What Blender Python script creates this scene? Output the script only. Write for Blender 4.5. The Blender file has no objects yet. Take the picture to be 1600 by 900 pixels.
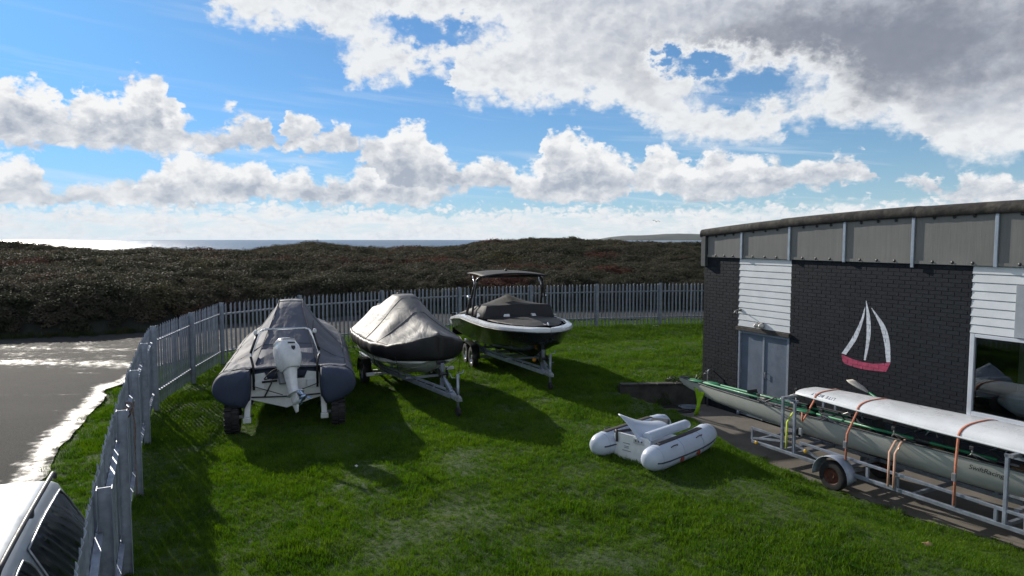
import bpy, math, random
import numpy as np
from mathutils import Vector, Matrix, noise as mnoise
from math import sin, cos, pi, radians, sqrt, atan2, tan
random.seed(7)
rng = np.random.default_rng(7)
scene = bpy.context.scene
COL = scene.collection

# ------------------------------------------------------------------ camera
cam_d = bpy.data.cameras.new('camera'); cam = bpy.data.objects.new('camera', cam_d)
COL.objects.link(cam); scene.camera = cam
CAM_H = 3.7
cam.location = (0, 0, CAM_H)
cam.rotation_euler = (radians(90 - 4.06), 0, 0)
cam_d.lens = 24.0; cam_d.sensor_width = 36.0; cam_d.clip_start = 0.05; cam_d.clip_end = 60000

# ------------------------------------------------------------------ light
SUN_AZ = -39.0     # degrees, negative = left of the view axis (+Y)
SUN_EL = 22.0
SKY_STRENGTH = 0.115
sd = bpy.data.lights.new('sun', 'SUN'); so = bpy.data.objects.new('sun', sd); COL.objects.link(so)
sd.energy = 5.0; sd.angle = radians(0.55); sd.color = (1.0, 0.93, 0.82)
_a, _e = radians(SUN_AZ), radians(SUN_EL)
SUN_DIR = Vector((sin(_a) * cos(_e), cos(_a) * cos(_e), sin(_e)))
so.rotation_euler = SUN_DIR.to_track_quat('Z', 'Y').to_euler()
so.location = (-30, 40, 30)
vs = scene.view_settings
vs.view_transform = 'Standard'; vs.look = 'None'; vs.exposure = 0.0; vs.gamma = 1.0; vs.use_curve_mapping = False

# ------------------------------------------------------------------ world: Nishita sky with cumulus rows
class NT:
    """tiny node-tree helper"""
    def __init__(s, tree): s.t = tree; s.n = tree.nodes; s.l = tree.links
    def node(s, typ, **kw):
        n = s.n.new(typ)
        for k, v in kw.items(): setattr(n, k, v)
        return n
    def put(s, sock, v):
        if isinstance(v, bpy.types.NodeSocket): s.l.new(v, sock)
        elif v is not None: sock.default_value = v
    def math(s, op, a, b=None, c=None, clamp=False):
        n = s.node('ShaderNodeMath', operation=op, use_clamp=clamp)
        for i, v in enumerate((a, b, c)):
            if v is not None: s.put(n.inputs[i], v)
        return n.outputs[0]
    def vmath(s, op, a, b=None):
        n = s.node('ShaderNodeVectorMath', operation=op)
        s.put(n.inputs[0], a)
        if b is not None: s.put(n.inputs[1], b)
        return n.outputs[1] if op in ('LENGTH', 'DISTANCE', 'DOT_PRODUCT') else n.outputs[0]
    def noise(s, vec, scale, detail=4, rough=.5, dist=0, col=False):
        n = s.node('ShaderNodeTexNoise'); n.inputs['Scale'].default_value = scale
        n.inputs['Detail'].default_value = detail; n.inputs['Roughness'].default_value = rough
        n.inputs['Distortion'].default_value = dist
        if vec is not None: s.l.new(vec, n.inputs['Vector'])
        return n.outputs[1] if col else n.outputs[0]
    def maprange(s, v, a, b, c, d, smooth=True):
        n = s.node('ShaderNodeMapRange', interpolation_type='SMOOTHSTEP' if smooth else 'LINEAR')
        s.put(n.inputs[0], v)
        for i, q in enumerate((a, b, c, d)): s.put(n.inputs[i + 1], q)
        return n.outputs[0]
    def mix(s, f, a, b, blend='MIX'):
        n = s.node('ShaderNodeMix', data_type='RGBA', blend_type=blend)
        s.put(n.inputs[0], f); s.put(n.inputs[6], a); s.put(n.inputs[7], b)
        return n.outputs[2]
    def ramp(s, f, stops):
        n = s.node('ShaderNodeValToRGB'); e = n.color_ramp.elements
        while len(e) < len(stops): e.new(0.5)
        for i, (p, c) in enumerate(stops):
            e[i].position = p; e[i].color = (*c, 1) if len(c) == 3 else c
        s.put(n.inputs[0], f); return n.outputs[0]

F_PX = 1600 * 24 / 36.0
_p = radians(4.06)
def ray(u, v):
    """photo pixel -> world direction"""
    a = (u - 800) / F_PX; b = -(v - 450) / F_PX
    return Vector((a, cos(_p) + b * sin(_p), -sin(_p) + b * cos(_p)))
def sky_coord(u, v):
    d = ray(u, v); return F_PX * atan2(d.x, d.y), F_PX * d.z / math.hypot(d.x, d.y)

world = bpy.data.worlds.new('World'); scene.world = world; world.use_nodes = True
W = NT(world.node_tree); W.n.clear()
def build_world():
    sky = W.node('ShaderNodeTexSky', sky_type='NISHITA', sun_disc=False)
    sky.sun_elevation = radians(SUN_EL); sky.sun_rotation = radians(SUN_AZ)
    sky.altitude = 0; sky.air_density = 1.0; sky.dust_density = 0.2; sky.ozone_density = 2.4
    tc = W.node('ShaderNodeTexCoord'); D = tc.outputs['Generated']
    sep = W.node('ShaderNodeSeparateXYZ'); W.l.new(D, sep.inputs[0])
    x, y, z = sep.outputs
    az = W.math('ARCTAN2', x, y)
    hyp = W.math('SQRT', W.math('ADD', W.math('MULTIPLY', x, x), W.math('MULTIPLY', y, y)))
    A0 = W.math('MULTIPLY', az, F_PX)
    V0 = W.math('MULTIPLY', W.math('DIVIDE', z, W.math('MAXIMUM', hyp, .02)), F_PX)   # px above the horizon
    # warp: rounded billows at several sizes, in a space that keeps the clouds flat-ish
    comb = W.node('ShaderNodeCombineXYZ')
    W.l.new(x, comb.inputs[0]); W.l.new(y, comb.inputs[1]); W.put(comb.inputs[2], W.math('MULTIPLY', z, 1.35))
    P = comb.outputs[0]
    n1 = W.noise(P, 9, 1.5, .5, 0, col=True)
    n2 = W.noise(P, 40, 4, .60, 0, col=True)
    w1 = W.vmath('SUBTRACT', n1, (.5, .5, .5)); w2 = W.vmath('SUBTRACT', n2, (.5, .5, .5))
    s1 = W.node('ShaderNodeSeparateXYZ'); W.l.new(w1, s1.inputs[0])
    s2 = W.node('ShaderNodeSeparateXYZ'); W.l.new(w2, s2.inputs[0])
    low = W.maprange(V0, 5, 260, .22, 1.0, False)          # smaller billows near the horizon
    def warp(base, a, b, ka, kb):
        t = W.math('ADD', W.math('MULTIPLY', a, ka), W.math('MULTIPLY', b, kb))
        return W.math('MULTIPLY_ADD', t, low, base)
    A = warp(A0, s1.outputs[0], s2.outputs[0], 60, 95)
    V = warp(V0, s1.outputs[1], s2.outputs[1], 45, 85)
    # cauliflower: inverted voronoi distance gives rounded heads
    def voro(scale, detail, off=(0, 0, 0)):
        vn = W.node('ShaderNodeTexVoronoi', feature='F1'); vn.inputs['Scale'].default_value = scale
        vn.inputs['Detail'].default_value = detail; vn.inputs['Roughness'].default_value = .55
        vn.normalize = True
        W.l.new(W.vmath('ADD', W.vmath('ADD', P, off), W.vmath('MULTIPLY', w2, (.03, .03, .03))), vn.inputs['Vector'])
        return vn.outputs['Distance']
    bil = voro(30, 3.0)                                     # 0 in the head of a billow
    bil2 = voro(30, 2.0, (-.008, .003, .011))               # the same, a step towards the sun
    bil3 = voro(80, 1.0)                                    # small heads of the far bank
    lit = W.math('SUBTRACT', bil, bil2)                    # >0 on flanks turned away from it
    AR = 1150.0
    tpar = W.math('MULTIPLY_ADD', A, 1 / (2 * AR), .5, clamp=True)
    VR = 600.0
    def curve(pts):
        """pts: photo pixels (u, v) -> height above the horizon as a function of azimuth"""
        n = W.node('ShaderNodeFloatCurve'); c = n.mapping.curves[0]
        q = sorted((sky_coord(u, v) for u, v in pts))
        q = [((a + AR) / (2 * AR), min(max((h + 100) / VR, 0), 1)) for a, h in q]
        q = [(0.0, q[0][1])] + [k for k in q if 0 < k[0] < 1] + [(1.0, q[-1][1])]
        while len(c.points) < len(q): c.points.new(.5, .5)
        for pnt, k in zip(c.points, q):
            pnt.location = k; pnt.handle_type = 'AUTO_CLAMPED'
        n.mapping.update(); W.l.new(tpar, n.inputs['Value'])
        return W.math('MULTIPLY_ADD', n.outputs[0], VR, -100)
    def band(top, base, ktop, kbase):
        a = W.math('DIVIDE', W.math('SUBTRACT', curve(top), V), ktop)
        b = W.math('DIVIDE', W.math('SUBTRACT', V, curve(base)), kbase)
        return W.math('MINIMUM', a, b), b
    # row 1, the big cumulus on the left
    B1, b1 = band([(-700, 190), (-300, 130), (-60, 130), (0, 128), (55, 118), (85, 140), (105, 165), (135, 140), (185, 135), (205, 116), (235, 116), (266, 146), (285, 180), (325, 205), (345, 200), (375, 180), (412, 186), (430, 225), (436, 245), (446, 178), (472, 178), (500, 210), (520, 190), (548, 196), (568, 222), (605, 200), (650, 192), (690, 220), (712, 243), (735, 300), (760, 335), (2300, 335)],
              [(-700, 215), (0, 228), (200, 234), (430, 240), (470, 245), (560, 245), (585, 285), (640, 306), (700, 300), (735, 290), (760, 310), (2300, 315)], 34, 22)
    # row 2
    B2, b2 = band([(-700, 260), (0, 246), (45, 246), (62, 275), (90, 292), (140, 277), (195, 283), (240, 268), (268, 238), (330, 236), (372, 253), (402, 252), (432, 275), (468, 266), (500, 285), (545, 268), (600, 262), (640, 270), (700, 292), (722, 268), (745, 250), (790, 252), (832, 266), (852, 232), (890, 202), (930, 212), (960, 232), (985, 243), (998, 262), (1008, 230), (1032, 226), (1062, 238), (1082, 248), (1112, 230), (1150, 236), (1200, 250), (1262, 252), (1330, 240), (1362, 262), (1385, 300), (1410, 275), (1450, 268), (1480, 300), (1520, 265), (1570, 268), (1640, 285), (2300, 270)],
              [(-700, 322), (0, 318), (200, 322), (420, 320), (640, 322), (760, 296), (830, 318), (930, 318), (1000, 300), (1100, 316), (1200, 305), (1300, 290), (1380, 280), (1480, 312), (1600, 318), (2300, 318)], 26, 16)
    # row 3, the low bank over the sea
    B3 = W.math('DIVIDE', W.math('SUBTRACT', curve([(-700, 322), (0, 322), (200, 322), (400, 326), (700, 330), (900, 330), (1200, 324), (1600, 318), (2300, 318)]), V), 26)
    # the high mass upper right: everything above its lower edge
    B4 = W.math('DIVIDE', W.math('SUBTRACT', V, curve([(-700, -60), (0, -25), (150, -45), (280, -40), (318, -5), (360, 30), (420, 40), (470, 42), (520, 95), (560, 138), (612, 138), (652, 112), (690, 112), (712, 158), (800, 168), (870, 160), (950, 170), (1010, 200), (1060, 214), (1140, 226), (1205, 224), (1240, 196), (1290, 188), (1360, 198), (1430, 205), (1450, 236), (1500, 252), (1560, 246), (1640, 240), (2300, 200)])), 30)
    # openings in it
    for (u, v, ru, rv) in ((1172, 140, 62, 24), (1100, 98, 40, 14), (680, 52, 70, 20), (470, 90, 52, 30), (1045, 92, 14, 14)):
        a, h = sky_coord(u, v)
        da = W.math('DIVIDE', W.math('SUBTRACT', A, a), ru); dv = W.math('DIVIDE', W.math('SUBTRACT', V, h), rv)
        r = W.math('SQRT', W.math('ADD', W.math('MULTIPLY', da, da), W.math('MULTIPLY', dv, dv)))
        B4 = W.math('MINIMUM', B4, W.math('MULTIPLY_ADD', r, 1.0, -1.0))
    # high up, out of the frame, the broken sheet goes on, thinned for bluer ambient light
    hi = W.math('MULTIPLY_ADD', W.noise(D, 3.1, 3, .55), 9, -5.0)
    B4 = W.mix(W.maprange(V0, 420, 700, 0, 1), B4, hi)
    puff = W.math('MULTIPLY_ADD', bil, -2.7, .95)
    def dens(B, k=1.0): return W.math('MULTIPLY_ADD', puff, k, B)
    d1, d2, d3, d4 = dens(B1, 1.0), dens(B2, .9), W.math('MULTIPLY_ADD', bil3, -2.8, W.math('ADD', B3, 1.15)), dens(B4, .8)
    front = W.math('MAXIMUM', d1, d2)
    dall = W.math('MAXIMUM', W.math('MAXIMUM', front, d3), d4)
    mc = W.node('ShaderNodeCombineXYZ'); W.l.new(W.math('MULTIPLY', A0, .012), mc.inputs[0]); W.l.new(W.math('MULTIPLY', V0, .055), mc.inputs[1])
    fine3 = W.noise(mc.outputs[0], 1.0, 5, .62, .3)
    a_front = W.maprange(front, -.03, .50, 0, 1); a_four = W.maprange(d4, -.25, .75, 0, 1)
    a_low = W.math('MULTIPLY', W.maprange(d3, -.1, .6, 0, 1), W.maprange(fine3, .36, .58, .55, 1))
    alpha = W.math('MAXIMUM', W.math('MAXIMUM', a_front, a_four), a_low)
    # backlit shading: thin rims blaze, thick hearts and undersides go grey
    detail = W.noise(P, 17, 6, .66)
    def shade(d, rim, core, k0, k1, mott, extra=None, kl=1.5):
        t = W.math('MULTIPLY', W.maprange(W.math('ADD', d, W.math('MULTIPLY_ADD', detail, mott, -mott * .5)), k0, k1, 0, 1), .62)
        t = W.math('MULTIPLY_ADD', lit, kl, t)
        t = W.math('ADD', t, W.math('MULTIPLY_ADD', detail, .7, -.35))
        if extra is not None: t = W.math('ADD', t, extra)
        return W.mix(W.math('MULTIPLY', t, 1.0, clamp=True), rim, core)
    RIM = (.93, .935, .94, 1)
    under = W.mix(W.math('GREATER_THAN', d1, d2), W.maprange(b2, .2, 3.4, .52, 0), W.maprange(b1, .2, 3.6, .52, 0))
    c12 = shade(front, RIM, (.39, .44, .53, 1), .5, 2.2, 1.6, under, 2.2)
    c3 = shade(W.math('MULTIPLY_ADD', fine3, 3.0, W.math('MULTIPLY_ADD', bil3, 2.2, -2.2)), (.90, .91, .92, 1), (.48, .56, .66, 1), -.3, 1.2, .5, None, .3)
    a_d, h_d = sky_coord(1330, 85)
    # the heavy heart of the mass sits over the right of the frame
    hr = W.math('SQRT', W.math('ADD', W.math('POWER', W.math('DIVIDE', W.math('SUBTRACT', A, a_d), 300), 2.0), W.math('POWER', W.math('DIVIDE', W.math('SUBTRACT', V, h_d), 95), 2.0)))
    heart = W.maprange(W.math('MULTIPLY_ADD', detail, 1.3, W.math('ADD', hr, -.65)), .25, 1.35, 1, 0)
    c4 = shade(d4, (.86, .88, .90, 1), (.47, .51, .59, 1), .6, 3.0, 2.0, None, 1.6)
    c4 = W.mix(W.math('MULTIPLY', heart, W.maprange(d4, .5, 2.0, 0, .88)), c4, (.20, .225, .29, 1))
    cc = W.mix(W.maprange(W.math('SUBTRACT', front, d4), -.2, .3, 0, 1), c4, c12)
    cc = W.mix(W.maprange(W.math('SUBTRACT', d3, W.math('MAXIMUM', front, d4)), -.3, .5, 0, 1), cc, c3)
    # thin streaks of cirrus
    cm = W.node('ShaderNodeCombineXYZ'); W.l.new(W.math('MULTIPLY', A0, .0022), cm.inputs[0]); W.l.new(W.math('MULTIPLY', W.math('MULTIPLY_ADD', A0, .09, V0), .035), cm.inputs[1])
    ci = W.noise(cm.outputs[0], 1.0, 4, .6, .6)
    cirr = W.math('MULTIPLY', W.maprange(ci, .50, .72, 0, .55), W.maprange(V0, 60, 230, 1, .25))
    skyc = W.mix(1.0, sky.outputs[0], (SKY_STRENGTH,) * 3 + (1,), 'MULTIPLY')
    # the camera's shoulder: each channel rolls off, so the glow round the sun stays blue
    roll = W.vmath('DIVIDE', skyc, W.vmath('ADD', W.vmath('MULTIPLY', skyc, (3.6, .85, .12)), (1, 1, 1)))
    skyc = roll
    skyc = W.mix(cirr, skyc, (.86, .90, .95, 1))
    pale = W.math('MULTIPLY', W.math('EXPONENT', W.math('MULTIPLY', W.math('MAXIMUM', V0, 0.0), -1 / 70)), .72)
    skyc = W.mix(pale, skyc, (.60, .76, .86, 1))               # sea air along the horizon
    col = W.mix(alpha, skyc, cc)
    col = W.mix(W.math('MULTIPLY', pale, .38), col, (.74, .81, .86, 1))
    bg = W.node('ShaderNodeBackground'); W.l.new(col, bg.inputs[0]); bg.inputs[1].default_value = 1.0
    out = W.node('ShaderNodeOutputWorld'); W.l.new(bg.outputs[0], out.inputs[0])
build_world()
world.cycles.sampling_method = 'NONE'
cy = scene.cycles
cy.max_bounces = 6; cy.diffuse_bounces = 3; cy.glossy_bounces = 3; cy.transmission_bounces = 4; cy.transparent_max_bounces = 6
cy.caustics_reflective = False; cy.caustics_refractive = False; cy.sample_clamp_indirect = 4

# ------------------------------------------------------------------ helpers
def gp(u, v, z=0.0):
    """photo pixel -> point of the level z"""
    d = ray(u, v); t = (CAM_H - z) / -d.z
    return Vector((d.x * t, d.y * t, z))

MATS = {}
def M(name, col, rough=.6, metal=0., var=.18, scale=4., bump=0., bscale=60., col2=None, lo=.4, hi=.65, coat=0., spec=.5, detail=5, trans=0., rand=0.):
    """procedural principled material: two tones over noise, uneven gloss, fine relief"""
    if name in MATS: return MATS[name]
    m = bpy.data.materials.new(name); m.use_nodes = True; T = NT(m.node_tree); T.n.clear()
    out = T.node('ShaderNodeOutputMaterial'); p = T.node('ShaderNodeBsdfPrincipled')
    tc = T.node('ShaderNodeTexCoord').outputs['Object']
    f = T.noise(tc, scale, detail, .6)
    a = tuple(c * (1 - var) for c in col); b = col2 if col2 else tuple(min(1, c * (1 + var)) for c in col)
    c = T.ramp(f, [(lo, a if not col2 else col), (hi, b)])
    if rand:      # every piece its own tone
        q = T.math('FRACT', T.math('ADD', T.node('ShaderNodeObjectInfo').outputs['Random'], T.node('ShaderNodeNewGeometry').outputs['Random Per Island']))
        k = T.node('ShaderNodeCombineColor'); v = T.maprange(q, 0, 1, 1 - rand, 1 + rand, False)
        for i in range(3): T.l.new(v, k.inputs[i])
        c = T.mix(1.0, c, k.outputs[0], 'MULTIPLY')
    T.l.new(c, p.inputs['Base Color'])
    r = T.maprange(T.noise(tc, scale * 2.3, 4, .6), .3, .7, max(rough - .1, .02), min(rough + .1, 1))
    T.l.new(r, p.inputs['Roughness']); p.inputs['Metallic'].default_value = metal
    p.inputs['Specular IOR Level'].default_value = spec
    p.inputs['Coat Weight'].default_value = coat; p.inputs['Coat Roughness'].default_value = .06
    if bump:
        bn = T.node('ShaderNodeBump'); bn.inputs['Strength'].default_value = bump; bn.inputs['Distance'].default_value = .01
        T.l.new(T.noise(tc, bscale, 5, .6), bn.inputs['Height']); T.l.new(bn.outputs[0], p.inputs['Normal'])
    surf = p.outputs[0]
    if trans:
        tr = T.node('ShaderNodeBsdfTranslucent'); T.l.new(c, tr.inputs[0])
        mx = T.node('ShaderNodeMixShader'); mx.inputs[0].default_value = trans
        T.l.new(surf, mx.inputs[1]); T.l.new(tr.outputs[0], mx.inputs[2]); surf = mx.outputs[0]
    T.l.new(surf, out.inputs[0]); MATS[name] = m
    return m

def tag(o, label=None, cat=None, group=None, kind=None):
    if label: o['label'] = label
    if cat: o['category'] = cat
    if group: o['group'] = group
    if kind: o['kind'] = kind
    return o
def empty(name, loc=(0, 0, 0), rz=0., label=None, cat=None, group=None, rx=0, ry=0):
    o = bpy.data.objects.new(name, None); COL.objects.link(o); o.empty_display_size = .2
    o.location = loc; o.rotation_euler = (rx, ry, rz)
    return tag(o, label, cat, group)
def link(name, me, parent=None, loc=None, rot=None, scale=None):
    o = bpy.data.objects.new(name, me); COL.objects.link(o)
    if parent: o.parent = parent
    if loc is not None: o.location = loc
    if rot is not None: o.rotation_euler = rot
    if scale is not None: o.scale = scale
    return o

class MB:
    def __init__(s): s.v = []; s.f = []
    def add(s, vs, fs):
        k = len(s.v); s.v += [tuple(q) for q in vs]; s.f += [tuple(i + k for i in f) for f in fs]; return s
    def box(s, c, d, rot=None):
        x, y, z = (q / 2 for q in d)
        P = [Vector((sx * x, sy * y, sz * z)) for sz in (-1, 1) for sy in (-1, 1) for sx in (-1, 1)]
        if rot is not None: P = [rot @ q for q in P]
        C = Vector(c)
        return s.add([C + q for q in P], [(0, 2, 3, 1), (4, 5, 7, 6), (0, 1, 5, 4), (2, 6, 7, 3), (0, 4, 6, 2), (1, 3, 7, 5)])
    def bar(s, p, q, w, h=None, up=(0, 0, 1)):
        """rectangular bar from p to q, w across, h along up"""
        h = h or w; p, q = Vector(p), Vector(q); d = q - p; L = d.length; d.normalize()
        u = Vector(up)
        if abs(d.dot(u)) > .98: u = Vector((1, 0, 0)) if abs(d.x) < .9 else Vector((0, 1, 0))
        sd_ = d.cross(u).normalized(); u = sd_.cross(d)
        R = Matrix((d, sd_, u)).transposed()
        return s.box((p + q) / 2, (L, w, h), R)
    def tube(s, pts, r, n=8, cap=True, closed=False):
        pts = [Vector(p) for p in pts]; N = len(pts)
        rs = r if isinstance(r, (list, tuple)) else [r] * N
        ref = None; V = []
        for i, p in enumerate(pts):
            a = pts[i - 1] if (i or closed) else p; b = pts[(i + 1) % N] if (i < N - 1 or closed) else p
            t = (b - a).normalized()
            if ref is None:
                ref = Vector((0, 0, 1)) if abs(t.z) < .9 else Vector((1, 0, 0))
            e1 = (ref - t * ref.dot(t)).normalized(); ref = e1; e2 = t.cross(e1)
            for k in range(n):
                a_ = 2 * pi * k / n; V.append(p + (e1 * cos(a_) + e2 * sin(a_)) * rs[i])
        Fc = []
        for i in range(N if closed else N - 1):
            j = (i + 1) % N
            for k in range(n): Fc.append((i * n + k, i * n + (k + 1) % n, j * n + (k + 1) % n, j * n + k))
        if cap and not closed:
            Fc.append(tuple(reversed(range(n)))); Fc.append(tuple((N - 1) * n + k for k in range(n)))
        return s.add(V, Fc)
    def loft(s, secs, closed=False, cap0=False, cap1=False):
        n = len(secs[0]); V = [p for sc_ in secs for p in sc_]; Fc = []
        for i in range(len(secs) - 1):
            for k in range(n if closed else n - 1):
                Fc.append((i * n + k, i * n + (k + 1) % n, (i + 1) * n + (k + 1) % n, (i + 1) * n + k))
        if cap0: Fc.append(tuple(reversed(range(n))))
        if cap1: Fc.append(tuple((len(secs) - 1) * n + k for k in range(n)))
        return s.add(V, Fc)
    def lathe(s, prof, c=(0, 0, 0), axis=(0, 0, 1), n=24):
        """prof: (radius, along axis) pairs"""
        ax = Vector(axis).normalized(); e1 = ax.orthogonal().normalized(); e2 = ax.cross(e1); C = Vector(c)
        V = [C + ax * h + (e1 * cos(2 * pi * k / n) + e2 * sin(2 * pi * k / n)) * r for r, h in prof for k in range(n)]
        Fc = []
        for i in range(len(prof) - 1):
            for k in range(n): Fc.append((i * n + k, i * n + (k + 1) % n, (i + 1) * n + (k + 1) % n, (i + 1) * n + k))
        return s.add(V, Fc)
    def prism(s, poly, f):
        """poly 2d; f(x, y, side) -> 3d for side 0 / 1"""
        n = len(poly); V = [f(x, y, 0) for x, y in poly] + [f(x, y, 1) for x, y in poly]
        return s.add(V, [tuple(reversed(range(n))), tuple(range(n, 2 * n))] + [(i, (i + 1) % n, n + (i + 1) % n, n + i) for i in range(n)])
    def mesh(s, name, mat=None, smooth=False, fixn=True):
        me = bpy.data.meshes.new(name); me.from_pydata(s.v, [], s.f); me.update()
        if fixn:
            import bmesh
            bm = bmesh.new(); bm.from_mesh(me); bmesh.ops.recalc_face_normals(bm, faces=bm.faces); bm.to_mesh(me); bm.free()
        if mat: me.materials.append(mat)
        if smooth:
            me.shade_smooth() if smooth is True else me.shade_smooth()
            if smooth is not True: me.set_sharp_from_angle(angle=radians(smooth))
        return me
    def build(s, name, mat, parent=None, smooth=False, bevel=0, solid=0, sub=0, fixn=True, segs=2):
        o = link(name, s.mesh(name, mat, smooth, fixn), parent)
        if solid:
            md = o.modifiers.new('s', 'SOLIDIFY'); md.thickness = solid; md.offset = 0
        if sub:
            md = o.modifiers.new('u', 'SUBSURF'); md.levels = sub; md.render_levels = sub
        if bevel:
            md = o.modifiers.new('b', 'BEVEL'); md.width = bevel; md.segments = segs; md.limit_method = 'ANGLE'; md.angle_limit = radians(40)
        return o

def interp(x, xs, ys):
    return float(np.interp(x, xs, ys))
def sstep(a, b, x):
    t = min(max((x - a) / (b - a), 0), 1); return t * t * (3 - 2 * t)
def fbm(x, y, z=0, o=4):
    return mnoise.fractal(Vector((x, y, z)), 1.0, 2.0, o)
def smoothline(pts, n):
    """Catmull-Rom through points"""
    P = [Vector(p) for p in pts]; P = [P[0] * 2 - P[1]] + P + [P[-1] * 2 - P[-2]]; o = []
    for i in range(1, len(P) - 2):
        for k in range(n):
            t = k / n; a, b, c, d = P[i - 1:i + 3]
            o.append(.5 * ((2 * b) + (c - a) * t + (2 * a - 5 * b + 4 * c - d) * t * t + (3 * b - a - 3 * c + d) * t ** 3))
    o.append(P[-2]); return o
def textmesh(body, size, shear=0.0, spacing=1.0):
    cu = bpy.data.curves.new('lettering', 'FONT'); cu.body = body; cu.size = size; cu.shear = shear; cu.space_character = spacing
    cu.resolution_u = 3
    o = bpy.data.objects.new('lettering', cu); COL.objects.link(o)
    dg = bpy.context.evaluated_depsgraph_get(); me = bpy.data.meshes.new_from_object(o.evaluated_get(dg))
    bpy.data.objects.remove(o); bpy.data.curves.remove(cu)
    return me

# ------------------------------------------------------------------ materials
galv = M('galvanised steel', (.32, .36, .435), .5, .45, .18, 6, .12, 90, rand=.16)
galv_d = M('weathered galvanised steel', (.30, .32, .35), .6, .5, .3, 9, .2, 120)
white_gel = M('white gelcoat', (.78, .80, .82), .32, 0, .06, 2, .02, 30, coat=.3)
white_paint = M('white paint', (.74, .77, .80), .5, 0, .08, 3, .06, 60)
black_rub = M('black rubber', (.018, .018, .02), .75, 0, .3, 20, .3, 120)
chrome = M('polished steel', (.72, .74, .77), .18, 1, .05, 5)
black_mt = M('black powder coat', (.02, .02, .022), .4, 0, .2, 8)
orange_strap = M('orange webbing strap', (.48, .17, .10), .85, 0, .2, 30, .3, 300)
dark_plastic = M('dark plastic', (.03, .032, .036), .5, 0, .2, 10)

# ------------------------------------------------------------------ terrain
EDGE = [(2.75, 17.02), (3.25, 16.0), (3.80, 14.9), (4.25, 13.9), (4.72, 12.9), (5.25, 11.5), (6.12, 10.05), (6.95, 9.0), (8.5, 6.9), (10.5, 4.0), (11.5, 2.0)]
YARD_Z = -.5
WALL_D = Vector((.4445, -.8958, 0)); WALL_N = Vector((.8958, .4445, 0)); WALL_O = Vector((4.88, 17.3, 0))
_ex = np.array([p[0] for p in EDGE]); _ey = np.array([p[1] for p in EDGE])
def retain_y(X): return 17.11 + .0936 * (X - 2.72)
def edge_signed(X, Y):
    """distance to the yard edge, positive on the lawn side (numpy)"""
    best = np.full(X.shape, 1e9); sgn = np.ones(X.shape)
    for i in range(len(EDGE) - 1):
        ax, ay = EDGE[i]; bx, by = EDGE[i + 1]; dx, dy = bx - ax, by - ay; L2 = dx * dx + dy * dy
        t = np.clip(((X - ax) * dx + (Y - ay) * dy) / L2, 0, 1)
        d = np.hypot(X - ax - t * dx, Y - ay - t * dy)
        side = dx * (Y - ay) - dy * (X - ax)          # >0 left of the direction of travel = yard side
        m = d < best; best = np.where(m, d, best); sgn = np.where(m, np.where(side > 0, -1, 1), sgn)
    sgn = np.where(Y > retain_y(X), 1, sgn)
    return best * sgn
def npnoise(X, Y, s, seed):
    """cheap value noise, numpy"""
    r = np.random.default_rng(seed); G = r.random((128, 128))
    x = X * s + 1000; y = Y * s + 1000; xi = np.floor(x).astype(int); yi = np.floor(y).astype(int)
    fx = x - xi; fy = y - yi; fx = fx * fx * (3 - 2 * fx); fy = fy * fy * (3 - 2 * fy)
    g = lambda a, b: G[a % 128, b % 128]
    return (g(xi, yi) * (1 - fx) + g(xi + 1, yi) * fx) * (1 - fy) + (g(xi, yi + 1) * (1 - fx) + g(xi + 1, yi + 1) * fx) * fy - .5
def lawn_z(X, Y):
    X = np.asarray(X, float); Y = np.asarray(Y, float)
    e = edge_signed(X, Y)
    w = np.clip(np.interp(Y, [9, 11, 12.5, 13.8, 17], [2.6, 2.2, 1.2, .5, .35]), .3, 3)
    t = np.clip(e / w, 0, 1); t = t * t * (3 - 2 * t)
    z = (YARD_Z + .015) * (1 - t)
    z = np.where(e < 0, YARD_Z - .06, z)
    z = np.where(Y > retain_y(X), 0, z)
    u = .05 * npnoise(X, Y, .55, 1) + .05 * npnoise(X, Y, 1.6, 2) + .035 * npnoise(X, Y, 4.2, 3)
    return z + np.where(e < 0, 0, u)
def grid(x0, x1, y0, y1, st, zf):
    xs = np.arange(x0, x1 + st / 2, st); ys = np.arange(y0, y1 + st / 2, st)
    X, Y = np.meshgrid(xs, ys); Z = zf(X, Y)
    V = np.stack([X.ravel(), Y.ravel(), Z.ravel()], 1); nx, ny = len(xs), len(ys)
    i = np.arange(nx * ny).reshape(ny, nx)
    Fq = np.stack([i[:-1, :-1].ravel(), i[:-1, 1:].ravel(), i[1:, 1:].ravel(), i[1:, :-1].ravel()], 1)
    return V, Fq
def npmesh(name, V, Fq, mat, smooth=True):
    me = bpy.data.meshes.new(name); me.from_pydata(V.tolist(), [], Fq.tolist()); me.update()
    if smooth: me.shade_smooth()
    if mat: me.materials.append(mat)
    return me

def soil_mat():
    m = bpy.data.materials.new('turf soil'); m.use_nodes = True; T = NT(m.node_tree); p = T.n['Principled BSDF']
    g = T.node('ShaderNodeNewGeometry').outputs['Position']
    c = T.ramp(T.noise(g, 1.4, 6, .65), [(.36, (.03, .055, .009)), (.54, (.042, .076, .012)), (.72, (.066, .078, .022))])
    T.l.new(c, p.inputs['Base Color']); p.inputs['Roughness'].default_value = .95
    b = T.node('ShaderNodeBump'); b.inputs['Distance'].default_value = .03; T.l.new(T.noise(g, 22, 5, .65), b.inputs['Height']); T.l.new(b.outputs[0], p.inputs['Normal'])
    return m
turf = soil_mat()
me = npmesh('ground', np.array([(-260, -120, -.8), (260, -120, -.8), (260, 75, -.8), (-260, 75, -.8)]), np.array([(0, 1, 2, 3)]), turf)
tag(link('ground', me), kind='structure')
V, Fq = grid(-16, 13, 1.2, 33, .14, lawn_z)
lawn = tag(link('lawn', npmesh('lawn', V, Fq, turf)), kind='structure')

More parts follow.
